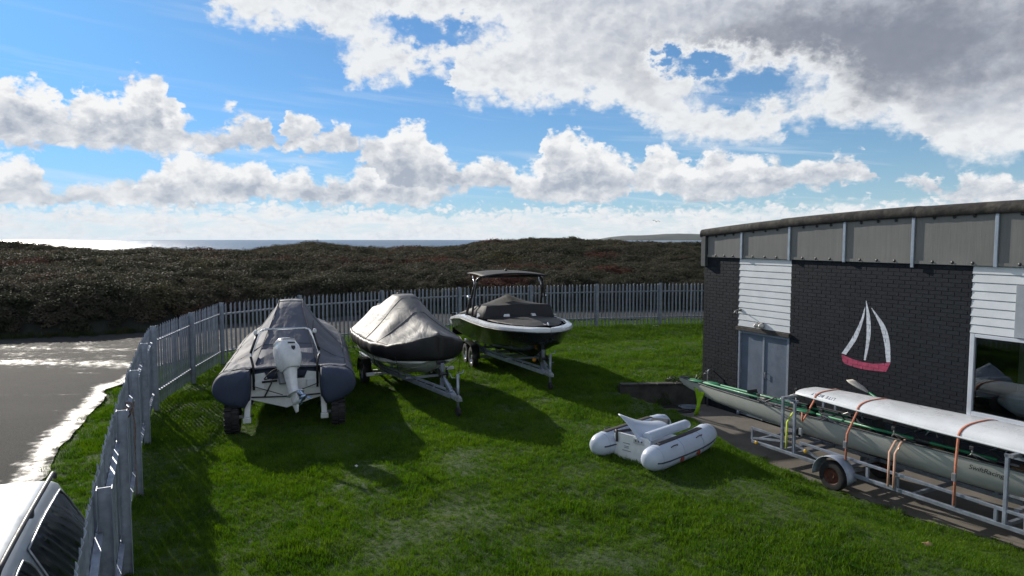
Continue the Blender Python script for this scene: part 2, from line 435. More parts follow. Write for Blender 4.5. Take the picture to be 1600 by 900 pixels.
# road round the corner of the compound
INNER = [(-2.6, -6), (-4.6, 1), (-6.1, 6), (-7.15, 10.0), (-8.05, 12.0), (-9.2, 15), (-9.95, 17), (-10.2, 19), (-9.9, 21.6), (-8.4, 24.3), (-5.6, 27), (0, 30.2), (8, 31.4), (45, 33)]
OUTER = [(-70, -6), (-66, 1), (-55, 8), (-46, 13), (-38, 18), (-28, 22.4), (-19, 25), (-16.5, 25.8), (-14.6, 26.8), (-12.2, 29.6), (-6.4, 33.6), (1, 35.0), (9.7, 35.6), (46, 37)]
def inner_x(Y):
    return np.interp(Y, [p[1] for p in INNER], [p[0] for p in INNER])
def road_mat():
    m = bpy.data.materials.new('wet worn asphalt'); m.use_nodes = True; T = NT(m.node_tree); p = T.n['Principled BSDF']
    g = T.node('ShaderNodeNewGeometry').outputs['Position']
    mp = T.node('ShaderNodeMapping'); mp.inputs['Rotation'].default_value = (0, 0, radians(-8)); mp.inputs['Scale'].default_value = (.22, 1.2, 1)
    T.l.new(g, mp.inputs[0])
    fine = T.noise(g, 38, 4, .7); broad = T.noise(g, .35, 5, .6)
    c = T.ramp(fine, [(.3, (.026, .026, .027)), (.55, (.046, .045, .045)), (.75, (.085, .083, .080))])
    c = T.mix(T.maprange(broad, .4, .62, 0, .5), c, (.060, .057, .053, 1))
    T.l.new(c, p.inputs['Base Color'])
    wet = T.maprange(T.math('ADD', T.noise(mp.outputs[0], .9, 5, .6), T.math('MULTIPLY', T.noise(g, 9, 4, .7), .22)), .74, .90, 0, 1)
    at = T.node('ShaderNodeAttribute'); at.attribute_name = 'across'; ac = at.outputs['Fac']
    sp = T.node('ShaderNodeSeparateXYZ'); T.l.new(g, sp.inputs[0])
    nz = T.noise(g, 1.1, 5, .62); nf = T.noise(g, 5, 4, .65)
    # standing water: along the low kerbside and in two ruts across the junction
    def bandw(v, c, w): return T.math('SUBTRACT', 1.0, T.math('DIVIDE', T.math('ABSOLUTE', T.math('SUBTRACT', v, c)), w))
    yy = T.math('MULTIPLY_ADD', sp.outputs[0], .10, sp.outputs[1])
    side = bandw(ac, .26, .42); rut = T.math('MAXIMUM', bandw(yy, 18.7, .75), T.math('MULTIPLY', bandw(yy, 21.3, .5), .55))
    side = T.math('MULTIPLY', T.math('MULTIPLY', side, T.maprange(sp.outputs[1], 19.5, 17.5, 0, 1)), T.maprange(sp.outputs[1], 8.5, 12.0, .45, 1))
    pool = T.math('ADD', T.math('MAXIMUM', side, T.math('MULTIPLY', rut, .46)), T.math('ADD', T.math('MULTIPLY_ADD', nz, 1.5, -.85), T.math('MULTIPLY_ADD', nf, 1.7, -.85)))
    poolm = T.maprange(pool, .58, .85, 0, .9); wet = T.math('MAXIMUM', wet, T.maprange(pool, -.1, .6, 0, .6))
    wet = T.math('MAXIMUM', wet, poolm)
    T.l.new(T.maprange(wet, 0, 1, .85, .24, False), p.inputs['Roughness']); T.l.new(T.maprange(wet, 0, 1, .10, .45, False), p.inputs['Specular IOR Level'])
    b = T.node('ShaderNodeBump'); b.inputs['Distance'].default_value = .012
    T.l.new(T.math('MULTIPLY', T.noise(g, 70, 4, .7), T.maprange(wet, 0, 1, 1, .22, False)), b.inputs['Height']); T.l.new(b.outputs[0], p.inputs['Normal'])
    return m
inn = smoothline([(x, y, 0) for x, y in INNER], 8); out_ = smoothline([(x, y, 0) for x, y in OUTER], 8)
secs = []
for i, (a, b) in enumerate(zip(inn, out_)):
    a = a + Vector((.22 * fbm(a.x * .9, a.y * .9), .1 * fbm(a.y * 1.1, a.x), 0))
    secs.append([a.lerp(b, (k / 14) ** 2.2) + Vector((0, 0, .05)) for k in range(15)])
mb = MB().loft(secs)
road = tag(link('road', mb.mesh('road', road_mat(), True)), kind='structure')
acr = np.array([(Vector(q) - Vector(s_[0])).length for s_ in secs for q in s_]); _a_ = road.data.attributes.new('across', 'FLOAT', 'POINT'); _a_.data.foreach_set('value', acr.astype(np.float32))

# concrete yard below the clubhouse
conc = M('stained concrete', (.13, .115, .095), .85, 0, .35, 1.3, .35, 40, col2=(.21, .19, .165), lo=.35, hi=.7)
yard_poly = [Vector((x, y, YARD_Z)) for x, y in EDGE] + [WALL_O + WALL_D * 17.2, WALL_O + WALL_D * 0.0]
yard_poly = [p.to_3d() for p in yard_poly]
for p in yard_poly: p.z = YARD_Z
mb = MB(); mb.v = [tuple(p) for p in yard_poly]; mb.f = [tuple(range(len(yard_poly)))]
tag(link('concrete_yard', mb.mesh('concrete_yard', conc)), kind='structure')
rw = M('damp retaining concrete', (.035, .034, .03), .8, 0, .3, 2.5, .5, 25, col2=(.085, .08, .07), lo=.4, hi=.75)
rt = empty('retaining_wall', (2.72, 17.06, YARD_Z), 0, 'low damp concrete retaining wall between the lawn and the sunken yard', 'wall')
mb = MB(); p, q = Vector((0, 0, .26)), Vector((2.35, .22, .26))
prev = None
sec = []
for i in range(25):
    c = p.lerp(q, i / 24); j = .018 * fbm(i * .7, 3)
    sec.append([c + Vector((0, -.07 + j, -.3)), c + Vector((0, -.06 + j, .25 + j)), c + Vector((0, .07, .27 - j)), c + Vector((0, .09, -.3))])
mb.loft(sec, closed=True, cap0=True, cap1=True); mb.build('wall_face', rw, rt)
mb = MB()
for i in range(5):
    a = p.lerp(q, i / 5 + .005) + Vector((0, 0, .285)); b = p.lerp(q, (i + 1) / 5 - .005) + Vector((0, 0, .283)); MB.bar(m_ := MB(), a, b, .2, .04).build('coping_stone', rw, rt, bevel=.008)

# ------------------------------------------------------------------ bank of scrub, sea, headland
_ox = np.array([p[0] for p in OUTER] + [80]); _oy = np.array([p[1] for p in OUTER] + [38.5])
def bank_z(X, Y):
    yb = np.interp(X, _ox, _oy); t = Y - yb
    lump = .55 * npnoise(X, Y, .33, 11) + .45 * npnoise(X, Y, .8, 12) + .25 * npnoise(X, Y, 2.1, 13)
    rise = np.interp(t, [-.5, 0, 1.2, 3.0, 8, 20, 38, 48, 60, 90], [-.4, .1, .85, 1.25, 1.45, 1.85, 2.28, 2.3, 1.7, -6])
    hump = .68 * np.exp(-((X - 3.5) / 7) ** 2 - ((Y - 74) / 12) ** 2) + .52 * np.exp(-((X - 15) / 9) ** 2 - ((Y - 72) / 14) ** 2)
    hump += .75 * np.exp(-((X + 46) / 4.5) ** 2 - ((Y - 63) / 8) ** 2) + .32 * np.exp(-((X + 21) / 4) ** 2 - ((Y - 71) / 8) ** 2) - .12 * np.exp(-((X + 29) / 5) ** 2 - ((Y - 70) / 10) ** 2)
    z = rise + hump * np.clip(t / 12, 0, 1)
    z = z + np.clip(t / 14, 0, 1) * (.75 * npnoise(X, Y, .10, 14) + .4 * npnoise(X, Y, .22, 15))
    return z + lump * np.clip(t / 2.0, 0, 1) * np.interp(t, [0, 5, 30, 50], [1.0, .75, .5, .45])
def bank_soil():
    return M('scrub undergrowth', (.010, .012, .008), .95, 0, .3, 1.2, .6, 6)
V, Fq = grid(-84, 46, 12, 128, .8, bank_z)
yb = np.interp(V[:, 0], _ox, _oy)
keep = (V[:, 1] > yb - .9); fk = keep[Fq].all(1)
bank = tag(link('scrub_bank', npmesh('scrub_bank', V, Fq[fk], bank_soil())), kind='structure')

def sea_mat():
    m = bpy.data.materials.new('sea water'); m.use_nodes = True; T = NT(m.node_tree); p = T.n['Principled BSDF']
    g = T.node('ShaderNodeNewGeometry').outputs['Position']
    mp = T.node('ShaderNodeMapping'); mp.inputs['Scale'].default_value = (.35, 1, 1); T.l.new(g, mp.inputs[0])
    c = T.ramp(T.noise(mp.outputs[0], .006, 5, .6), [(.35, (.02, .075, .16)), (.65, (.04, .11, .20))])
    T.l.new(c, p.inputs['Base Color']); p.inputs['Roughness'].default_value = .30; p.inputs['IOR'].default_value = 1.33
    b = T.node('ShaderNodeBump'); b.inputs['Distance'].default_value = 2.2; b.inputs['Strength'].default_value = 1.0
    T.l.new(T.math('ADD', T.noise(mp.outputs[0], .09, 6, .7), T.math('MULTIPLY', T.noise(mp.outputs[0], .5, 3, .6), .35)), b.inputs['Height']); T.l.new(b.outputs[0], p.inputs['Normal'])
    return m
SEA_Z = -5.0
tag(link('sea', npmesh('sea', np.array([(-15000, 90, SEA_Z), (15000, 90, SEA_Z), (15000, 15000, SEA_Z), (-15000, 15000, SEA_Z)]), np.array([(0, 1, 2, 3)]), sea_mat(), False)), kind='structure')

head_m = M('far coastal slope', (.03, .04, .035), .9, 0, .4, .004, 0, col2=(.07, .075, .06), lo=.35, hi=.7)
def headland(pts, dist, depth):
    """skyline in photo pixels at a distance, swept back into a hill"""
    rows = []
    top = [ray(u, v) * (dist / ray(u, v).y) + Vector((0, 0, CAM_H)) for u, v in pts]
    fine = smoothline(top, 10)
    for k in range(9):
        t = k / 8 * 2 - 1; s = sqrt(max(0, 1 - abs(t) ** 2.2)); r = []
        for i, q in enumerate(fine):
            h = (q.z - SEA_Z) * s * (1 + .10 * fbm(q.x * .003, k * .7, 2))
            r.append(Vector((q.x + .02 * depth * fbm(q.x * .002, k), dist + t * depth + depth, SEA_Z - 1 + h)))
        rows.append(r)
    return tag(link('headland', MB().loft(rows).mesh('headland', head_m, True)), kind='structure')
headland([(955, 376), (972, 371), (990, 368.5), (1010, 367), (1035, 366.5), (1062, 365), (1085, 364), (1110, 364), (1180, 366), (1260, 370), (1330, 376)], 6500, 900)
headland([(826, 376), (836, 373), (848, 371.5), (862, 371), (880, 372), (900, 374), (930, 376.5)], 9000, 700)

# ------------------------------------------------------------------ scattered foliage (geometry nodes, stuff)
def scatter(name, surf_me, protos, attr, scale_lo, scale_hi, seed, tilt=.25, align=0.):
    o = link(name, surf_me); tag(o, kind='stuff')
    ng = bpy.data.node_groups.new(name + '_scatter', 'GeometryNodeTree')
    ng.interface.new_socket('Geometry', in_out='INPUT', socket_type='NodeSocketGeometry')
    ng.interface.new_socket('Geometry', in_out='OUTPUT', socket_type='NodeSocketGeometry')
    N, L = ng.nodes, ng.links
    gi, go = N.new('NodeGroupInput'), N.new('NodeGroupOutput')
    dp = N.new('GeometryNodeDistributePointsOnFaces'); dp.inputs['Seed'].default_value = seed
    na = N.new('GeometryNodeInputNamedAttribute'); na.data_type = 'FLOAT'; na.inputs['Name'].default_value = attr
    L.new(gi.outputs[0], dp.inputs['Mesh']); L.new(na.outputs[0], dp.inputs['Density'])
    ip = N.new('GeometryNodeInstanceOnPoints'); L.new(dp.outputs['Points'], ip.inputs['Points'])
    jn = N.new('GeometryNodeJoinGeometry')
    for p in protos:
        oi = N.new('GeometryNodeObjectInfo'); oi.inputs['Object'].default_value = p; oi.inputs['As Instance'].default_value = True
        L.new(oi.outputs['Geometry'], jn.inputs[0])
    L.new(jn.outputs[0], ip.inputs['Instance']); ip.inputs['Pick Instance'].default_value = True
    rv = N.new('FunctionNodeRandomValue'); rv.data_type = 'FLOAT_VECTOR'; rv.inputs[0].default_value = (-tilt, -tilt, 0); rv.inputs[1].default_value = (tilt, tilt, 6.283); rv.inputs['Seed'].default_value = seed + 1
    L.new(rv.outputs[0], ip.inputs['Rotation'])
    rs = N.new('FunctionNodeRandomValue'); rs.data_type = 'FLOAT'; rs.inputs[2].default_value = scale_lo; rs.inputs[3].default_value = scale_hi; rs.inputs['Seed'].default_value = seed + 2
    na2 = N.new('GeometryNodeInputNamedAttribute'); na2.data_type = 'FLOAT'; na2.inputs['Name'].default_value = 'size'
    mu = N.new('ShaderNodeMath'); mu.operation = 'MULTIPLY'; L.new(rs.outputs[1], mu.inputs[0])
    sa = N.new('GeometryNodeSampleNearestSurface') if False else None
    L.new(na2.outputs[0], mu.inputs[1])
    L.new(mu.outputs[0], ip.inputs['Scale'])
    L.new(ip.outputs[0], go.inputs[0])
    md = o.modifiers.new('scatter', 'NODES'); md.node_group = ng
    return o
def setattr_pt(me, name, vals):
    a = me.attributes.new(name, 'FLOAT', 'POINT'); a.data.foreach_set('value', np.asarray(vals, np.float32))
def proto(name, V, Fc, mat):
    me = bpy.data.meshes.new(name); me.from_pydata(V, [], Fc); me.update(); me.materials.append(mat)
    return bpy.data.objects.new(name, me)

def leaf_mat(name, cols, red=None, trans=.35, rough=.5, nscale=.5, spec=.4):
    m = bpy.data.materials.new(name); m.use_nodes = True; T = NT(m.node_tree); T.n.clear()
    g = T.node('ShaderNodeNewGeometry').outputs['Position']; oi = T.node('ShaderNodeObjectInfo').outputs['Random']
    f = T.math('ADD', T.math('MULTIPLY', T.noise(g, nscale, 5, .62), .75), T.math('MULTIPLY', oi, .25))
    c = T.ramp(f, cols)
    if red:
        for (rc, s, lo, hi) in red: c = T.mix(T.maprange(T.noise(g, s, 3, .6), lo, hi, 0, 1), c, (*rc, 1))
    p = T.node('ShaderNodeBsdfPrincipled'); T.l.new(c, p.inputs['Base Color']); p.inputs['Roughness'].default_value = rough; p.inputs['Specular IOR Level'].default_value = spec
    t = T.node('ShaderNodeBsdfTranslucent')
    hs = T.node('ShaderNodeHueSaturation'); hs.inputs['Value'].default_value = 1.25; hs.inputs['Saturation'].default_value = 1.1; T.l.new(c, hs.inputs['Color']); T.l.new(hs.outputs[0], t.inputs[0])
    mx = T.node('ShaderNodeMixShader'); mx.inputs[0].default_value = trans; T.l.new(p.outputs[0], mx.inputs[1]); T.l.new(t.outputs[0], mx.inputs[2])
    out = T.node('ShaderNodeOutputMaterial'); T.l.new(mx.outputs[0], out.inputs[0])
    return m
grass_m = leaf_mat('lawn grass blades', [(.30, (.034, .088, .008)), (.46, (.072, .148, .012)), (.60, (.104, .186, .017)), (.82, (.125, .19, .028))], trans=.42, rough=.55, nscale=1.1, spec=.25)
scrub_m = leaf_mat('bramble leaves', [(.3, (.026, .030, .018)), (.44, (.050, .053, .034)), (.56, (.076, .070, .050)), (.72, (.115, .098, .074))], red=[((.105, .050, .038), .13, .56, .68), ((.095, .088, .048), .09, .56, .74)], trans=.34, rough=.7, nscale=.45, spec=.12)
marram_m = leaf_mat('dune grass', [(.3, (.05, .045, .025)), (.6, (.10, .085, .05)), (.8, (.13, .075, .05))], trans=.3, rough=.6)

def grass_tuft(seed, n=16, rad=.075, h0=.03, h1=.075, w=.006):
    r = random.Random(seed); V = []; Fc = []
    for i in range(n):
        a = r.uniform(0, 2 * pi); q = rad * sqrt(r.random()); x, y = q * cos(a), q * sin(a)
        h = r.uniform(h0, h1); b = r.uniform(0, 2 * pi); lean = r.uniform(.1, .75) * h; ww = w * r.uniform(.7, 1.3)
        dx, dy = cos(b) * lean, sin(b) * lean; t = r.uniform(0, pi); sx, sy = cos(t) * ww / 2, sin(t) * ww / 2; k = len(V)
        V += [(x - sx, y - sy, -.01), (x + sx, y + sy, -.01), (x + dx * .4 - sx * .8, y + dy * .4 - sy * .8, h * .62), (x + dx * .4 + sx * .8, y + dy * .4 + sy * .8, h * .62), (x + dx, y + dy, h)]
        Fc += [(k, k + 1, k + 3, k + 2), (k + 2, k + 3, k + 4)]
    return V, Fc
gt = [proto('grass_tuft', *grass_tuft(i), grass_m) for i in range(5)]
gt += [proto('grass_tuft', *grass_tuft(40 + i, 12, .06, .05, .11, .008), grass_m) for i in range(1)]
V, Fq = grid(-13, 10, 4.5, 31.5, .25, lawn_z)
e = edge_signed(V[:, 0], V[:, 1]); ix = inner_x(V[:, 1])
on = ((e > .02 + .25 * npnoise(V[:, 0], V[:, 1], 1.5, 31)) & (V[:, 0] > ix + .12 + .5 * npnoise(V[:, 0], V[:, 1], .9, 33))).astype(float)
wallside = (V[:, 0] - WALL_O.x) * WALL_N.x + (V[:, 1] - WALL_O.y) * WALL_N.y
on *= ~((wallside > -.03) & (V[:, 1] < 30) & ((V[:, 0] - WALL_O.x) * WALL_D.x + (V[:, 1] - WALL_O.y) * WALL_D.y > -.05))
# only where the photograph looks (a margin round the frame)
vis = np.abs(V[:, 0]) < (V[:, 1] * .79 + 1.5)
patch = npnoise(V[:, 0], V[:, 1], .8, 34) + .7 * npnoise(V[:, 0], V[:, 1], 2.4, 35)
worn = np.clip(1.0 - 2.2 * np.clip(patch - .38, 0, 1), .12, 1)
dens = on * vis * worn * np.interp(V[:, 1], [5, 9, 14, 20, 31], [620, 520, 340, 210, 130])
gm = npmesh('lawn_grass', V, Fq, grass_m); setattr_pt(gm, 'dens', dens)
lump = npnoise(V[:, 0], V[:, 1], 1.3, 36) + .8 * npnoise(V[:, 0], V[:, 1], 3.3, 37)
setattr_pt(gm, 'size', np.interp(V[:, 1], [5, 14, 31], [.62, .80, 1.15]) * np.clip(1 + .9 * lump, .5, 1.7))
tag(scatter('lawn_grass', gm, gt, 'dens', .7, 1.25, 5), 'short mown green grass covering the lawn and verge', 'grass')

def leaf_clump(seed, n, R, H, ls):
    r = random.Random(seed); V = []; Fc = []
    for i in range(n):
        a = r.uniform(0, 2 * pi); el = math.asin(r.uniform(-.1, 1)); q = r.uniform(.55, 1.0)
        c = Vector((cos(a) * cos(el) * R * q, sin(a) * cos(el) * R * q, max(sin(el), -.05) * H * q))
        nrm = (Vector((cos(a) * cos(el), sin(a) * cos(el), sin(el) + .5)) + Vector((r.uniform(-.7, .7), r.uniform(-.7, .7), r.uniform(-.5, .5)))).normalized()
        e1 = nrm.orthogonal().normalized(); e1 = Matrix.Rotation(r.uniform(0, 6.28), 3, nrm) @ e1; e2 = nrm.cross(e1); s = ls * r.uniform(.6, 1.3); k = len(V)
        V += [tuple(c - e1 * s), tuple(c + e2 * s * .45 + nrm * s * .12), tuple(c + e1 * s), tuple(c - e2 * s * .45 + nrm * s * .12)]
        Fc += [(k, k + 1, k + 2), (k, k + 2, k + 3)]
    return V, Fc
cl = [proto('bramble_clump', *leaf_clump(i, 210, .42, .36, .058), scrub_m) for i in range(4)]
V, Fq = grid(-62, 34, 14, 100, .7, bank_z)
yb = np.interp(V[:, 0], _ox, _oy); t = V[:, 1] - yb
vis = (np.abs(V[:, 0]) < V[:, 1] * .80 + 3) & (t > -.1) & (t < 56)
fk = (vis[Fq]).all(1)
sm = npmesh('scrub', V, Fq[fk], scrub_m)
setattr_pt(sm, 'dens', np.interp(t, [-.1, 0.2, 3, 20, 50], [4, 11, 10, 8, 5])); setattr_pt(sm, 'size', np.interp(t, [0, 4, 20, 50], [.75, .95, 1.15, 1.35]) * (1 + .8 * npnoise(V[:, 0], V[:, 1], .6, 41)))
tag(scatter('scrub', sm, cl, 'dens', .6, 1.35, 15, .3), 'dense dark bramble scrub covering the bank beyond the road', 'scrub')
bs = [proto('bush', *leaf_clump(60 + i, 520, .95, .80, .075), scrub_m) for i in range(3)]
bmesh_ = npmesh('bushes', V, Fq[fk], scrub_m)
setattr_pt(bmesh_, 'dens', np.interp(t, [0, 1.0, 2, 30, 54], [0, .1, .26, .24, .30]) * np.clip(.6 + 2.0 * npnoise(V[:, 0], V[:, 1], .13, 47), .05, 1.4)); setattr_pt(bmesh_, 'size', np.interp(t, [0, 4, 50], [.6, .8, 1.0]))
tag(scatter('bushes', bmesh_, bs, 'dens', .45, 1.1, 55, .25), 'rounded darker bushes standing out of the bramble bank', 'bushes')
mt = [proto('dune_grass_tuft', *grass_tuft(80 + i, 46, .26, .25, .62, .012), marram_m) for i in range(3)]
mm = npmesh('dune_grass', V, Fq[fk], marram_m)
setattr_pt(mm, 'dens', np.interp(t, [0, 8, 24, 36, 50], [0, .03, .5, 2.4, 3.0]) * np.clip(.5 + 2.2 * npnoise(V[:, 0], V[:, 1], .18, 44), 0, 1)); setattr_pt(mm, 'size', np.interp(t, [0, 50], [.8, 1.15]))
tag(scatter('dune_grass', mm, mt, 'dens', .7, 1.2, 25, .2), 'tall tawny dune grass along the crest of the bank', 'grass')
# rank grass at the foot of the bank and along the fence line
rank_m = leaf_mat('rank grass', [(.3, (.020, .032, .010)), (.5, (.036, .050, .016)), (.75, (.07, .068, .035))], trans=.3, rough=.7, nscale=.8, spec=.15)
ft = [proto('rank_grass_tuft', *grass_tuft(120 + i, 30, .12, .08, .24, .008), rank_m) for i in range(3)]

V, Fq = grid(-62, 34, 8, 45, .5, lambda X, Y: np.full(X.shape, .045))
t = V[:, 1] - np.interp(V[:, 0], _ox, _oy)
vis = (np.abs(V[:, 0]) < V[:, 1] * .80 + 3) & (t > -1.2) & (t < 1.6); fk = vis[Fq].all(1)
fm = npmesh('rank_grass', V, Fq[fk], grass_m); setattr_pt(fm, 'dens', np.interp(t, [-.7, -.3, .2, 1.2], [0, 14, 34, 20])); setattr_pt(fm, 'size', np.full(len(V), 1.0))
tag(scatter('rank_grass', fm, ft, 'dens', .6, 1.5, 35, .3), 'rank grass fringe along the foot of the scrub bank', 'grass')

# ------------------------------------------------------------------ palisade fence
FH = 1.82
def pale_mesh():
    """W-section pale with a pointed head: a 3-facet corrugation, thin sheet"""
    hw = .034; prof = [(-hw, .012), (-hw * .45, -.010), (0, .006), (hw * .45, -.010), (hw, .012)]
    tops = [FH - .075, FH - .025, FH, FH - .025, FH - .075]
    V = []; Fc = []
    for (x, y), t in zip(prof, tops): V += [(x, y, .05), (x, y, t)]
    for (x, y), t in zip(prof, tops): V += [(x, y + .004, .05), (x, y + .004, t)]
    for i in range(4):
        Fc += [(2 * i, 2 * i + 2, 2 * i + 3, 2 * i + 1), (10 + 2 * i, 11 + 2 * i, 13 + 2 * i, 12 + 2 * i), (2 * i + 1, 2 * i + 3, 13 + 2 * i, 11 + 2 * i)]
    Fc += [(0, 1, 11, 10), (8, 18, 19, 9)]
    me = bpy.data.meshes.new('pale'); me.from_pydata(V, [], Fc); me.update(); me.materials.append(galv); return me
PALE = pale_mesh()
PALES_PER_BAY = 17
def rail_mesh(L):
    mb = MB(); mb.box((L / 2, .003, 0), (L, .006, .05)); mb.box((L / 2, -.0225, .022), (L, .045, .006)); return mb.mesh('rail', galv)
def post_mesh():
    mb = MB(); H = FH + .03; mb.box((0, -.05, H / 2), (.10, .006, H)); mb.box((0, .05, H / 2), (.10, .006, H)); mb.box((0, 0, H / 2), (.007, .094, H)); return mb.mesh('post', galv)
POST = post_mesh()
def fence_run(pts, label, npales=None, posts=None, z=None, first=True, last=True):
    """pts run so that the pales stand on the left hand (outside) of the direction of travel"""
    root = empty('palisade_fence', (pts[0][0], pts[0][1], 0), 0, label, 'fence', 'steel palisade fence round the compound')
    O = Vector((pts[0][0], pts[0][1], 0))
    for i in range(len(pts)):
        if (i == 0 and not first) or (i == len(pts) - 1 and not last): continue
        a = Vector(pts[max(i - 1, 0)]); b = Vector(pts[min(i + 1, len(pts) - 1)]); t = (b - a)
        link('post', POST, root, (pts[i][0] - O.x, pts[i][1] - O.y, random.uniform(-.015, .01)), (0, 0, atan2(t.y, t.x)))
    for i in range(len(pts) - 1):
        a, b = Vector((*pts[i], 0)), Vector((*pts[i + 1], 0)); d = b - a; L = d.length; ang = atan2(d.y, d.x); d.normalize(); nrm = Vector((-d.y, d.x, 0))
        rm = rail_mesh(L - .03)
        for zz in (.36, FH - .34):
            link('rail', rm, root, a - O + d * .015 + nrm * .062 + Vector((0, 0, zz)), (0, 0, ang))
        n = max(2, round(L / .162))
        for k in range(n):
            q = a - O + d * (L * (k + .5) / n) + nrm * .083
            link('pale', PALE, root, q + Vector((0, 0, random.uniform(-.012, .012))), (random.uniform(-.006, .006), random.uniform(-.01, .01), ang))
    return root
NEAR = [(-1.75, 2.6), (-3.07, 5.02), (-4.24, 7.3), (-5.40, 9.65), (-6.58, 12.1), (-7.72, 14.6)]
SIDE = [(-7.72, 14.6), (-8.22, 17.4), (-8.62, 20.15)]
FAR = [(-8.62, 20.15), (-7.1, 22.75), (-4.76, 24.95), (-2.06, 26.75), (.78, 27.95), (3.6, 28.75), (6.4, 29.3), (9.2, 29.7), (12, 30.0)]
fence_run(NEAR, 'steel palisade fence run beside the silver car with rope tied on it')
fence_run(SIDE, 'short steel palisade fence run in the corner left of the large covered inflatable boat', first=False)
fence_run(FAR, 'long steel palisade fence run behind the boats in front of the scrub bank', first=False)

# rope tied round the top rail of the near run
rope_m = M('weathered rope', (.20, .15, .13), .9, 0, .3, 40, .5, 200)
_d = (Vector(NEAR[2]) - Vector(NEAR[3])).normalized(); rp = Vector((*NEAR[3], 0)) + _d.to_3d() * .85
nr = Vector((_d.y, -_d.x, 0)); nr = nr if nr.x > 0 else -nr
def R_(t, off, z): return tuple(_d.to_3d() * t + nr * off + Vector((0, 0, z)))
zt = FH - .34
rr = empty('rope', tuple(rp), 0, 'thin brown rope knotted over the fence rail and hanging in a loop', 'rope')
mb = MB()
for k in range(4):
    t0 = .03 * k - .05
    mb.tube([R_(t0 + .012 * sin(a * 3) , -.05 + .058 * cos(a), zt + .012 + .062 * sin(a)) for a in np.linspace(0, 2 * pi, 15)[:-1]], .0075, 6, closed=True)
for k in range(3):
    t0 = .28 + .03 * k
    mb.tube([R_(t0 + .01 * sin(a * 2), -.05 + .056 * cos(a), zt + .012 + .06 * sin(a)) for a in np.linspace(0, 2 * pi, 15)[:-1]], .0075, 6, closed=True)
mb.build('knot', rope_m, rr, True)
mb = MB()
mb.tube(smoothline([R_(.32, .02, zt + .04), R_(.34, .05, zt - .15), R_(.33, .04, zt - .5), R_(.40, .045, zt - .9), R_(.50, .05, zt - 1.02), R_(.58, .05, zt - .85), R_(.48, .045, zt - .4), R_(.36, .04, zt + .02)], 6), .007, 6)
mb.tube(smoothline([R_(.02, .02, zt + .05), R_(.12, .04, zt + .12), R_(.2, .03, zt + .03), R_(.28, .03, zt + .05), R_(.32, .04, zt - .2), R_(.36, .045, zt - .45)], 6), .007, 6)
mb.build('hanging_loop', rope_m, rr, True)

# ------------------------------------------------------------------ clubhouse
brick_m = M('dark painted brick', (.012, .015, .021), .62, 0, .22, 3, .35, 90, col2=(.020, .024, .032), lo=.35, hi=.7, spec=.18, rand=.14)
mortar_m = M('dark painted mortar', (.013, .016, .021), .8, 0, .2, 5, .3, 80, spec=.18)
clad_m = M('white cladding', (.70, .73, .76), .45, 0, .05, 2.5, .03, 30)
grp_m = None
def grp():
    m = bpy.data.materials.new('weathered translucent sheet'); m.use_nodes = True; T = NT(m.node_tree); p = T.n['Principled BSDF']
    tc = T.node('ShaderNodeTexCoord').outputs['Object']
    mp = T.node('ShaderNodeMapping'); mp.inputs['Scale'].default_value = (6, 1, .35); T.l.new(tc, mp.inputs[0])
    st = T.noise(mp.outputs[0], 1.6, 5, .6); br = T.noise(tc, 1.1, 4, .6)
    c = T.ramp(T.math('ADD', T.math('MULTIPLY', st, .5), T.math('MULTIPLY', br, .5)), [(.34, (.150, .150, .140)), (.52, (.180, .180, .170)), (.70, (.225, .22, .205))])
    T.l.new(c, p.inputs['Base Color']); p.inputs['Roughness'].default_value = .42
    b = T.node('ShaderNodeBump'); b.inputs['Distance'].default_value = .0018; T.l.new(T.noise(mp.outputs[0], 9, 3, .5), b.inputs['Height']); T.l.new(b.outputs[0], p.inputs['Normal'])
    return m
grp_m = grp()
moss_m = M('mossy cement roof edge', (.030, .028, .026), .9, 0, .3, 5, .9, 22, col2=(.095, .085, .07), lo=.45, hi=.72)
door_m = M('grey painted door', (.13, .165, .22), .45, 0, .12, 2.2, .08, 40)
pvc = M('white window frame', (.62, .66, .72), .4, 0, .06, 3)
room_m = M('dim room plaster', (.16, .16, .14), .9, 0, .2, 1)
roof_m = M('corrugated cement roof', (.17, .165, .155), .9, 0, .3, 1.5, .5, 30)
B = empty('clubhouse', tuple(WALL_O), atan2(WALL_D.y, WALL_D.x), 'single-storey dark brick clubhouse with white cladding and a painted sailing boat', 'building')
SW = 17.0; BD = 11.0; ZF = 3.265
def roof_top(s): return 4.34 - .375 * ((8.5 - s) / 8.5) ** 2
S_L, S_R = 1.20, 2.72          # door / cladding bay
S_W = 6.49                      # start of the window bay
# mortar backing
mb = MB()
def wbox(s0, s1, z0, z1, y0=-.0028, y1=.24): mb.box(((s0 + s1) / 2, (y0 + y1) / 2, (z0 + z1) / 2), (s1 - s0, y1 - y0, z1 - z0))
wbox(0, S_L, YARD_Z - .1, ZF); wbox(S_R, S_W, YARD_Z - .1, ZF); wbox(S_W + .003, SW, YARD_Z - .1, .70)
wbox(S_L + .002, S_R - .002, 1.64, ZF, .05); wbox(S_W + .004, SW, 2.12, ZF, .05)
wbox(11.0, SW - .01, .703, 2.117, .05)
mb.box((.13, BD / 2 + .26, (YARD_Z + ZF) / 2), (.22, BD, ZF - YARD_Z)); mb.box((SW - .13, BD / 2 + .26, (YARD_Z + ZF) / 2), (.22, BD, ZF - YARD_Z)); mb.box((SW / 2, BD + .4, (YARD_Z + ZF) / 2), (SW, .22, ZF - YARD_Z))
wall_part = mb.build('wall', mortar_m, B)
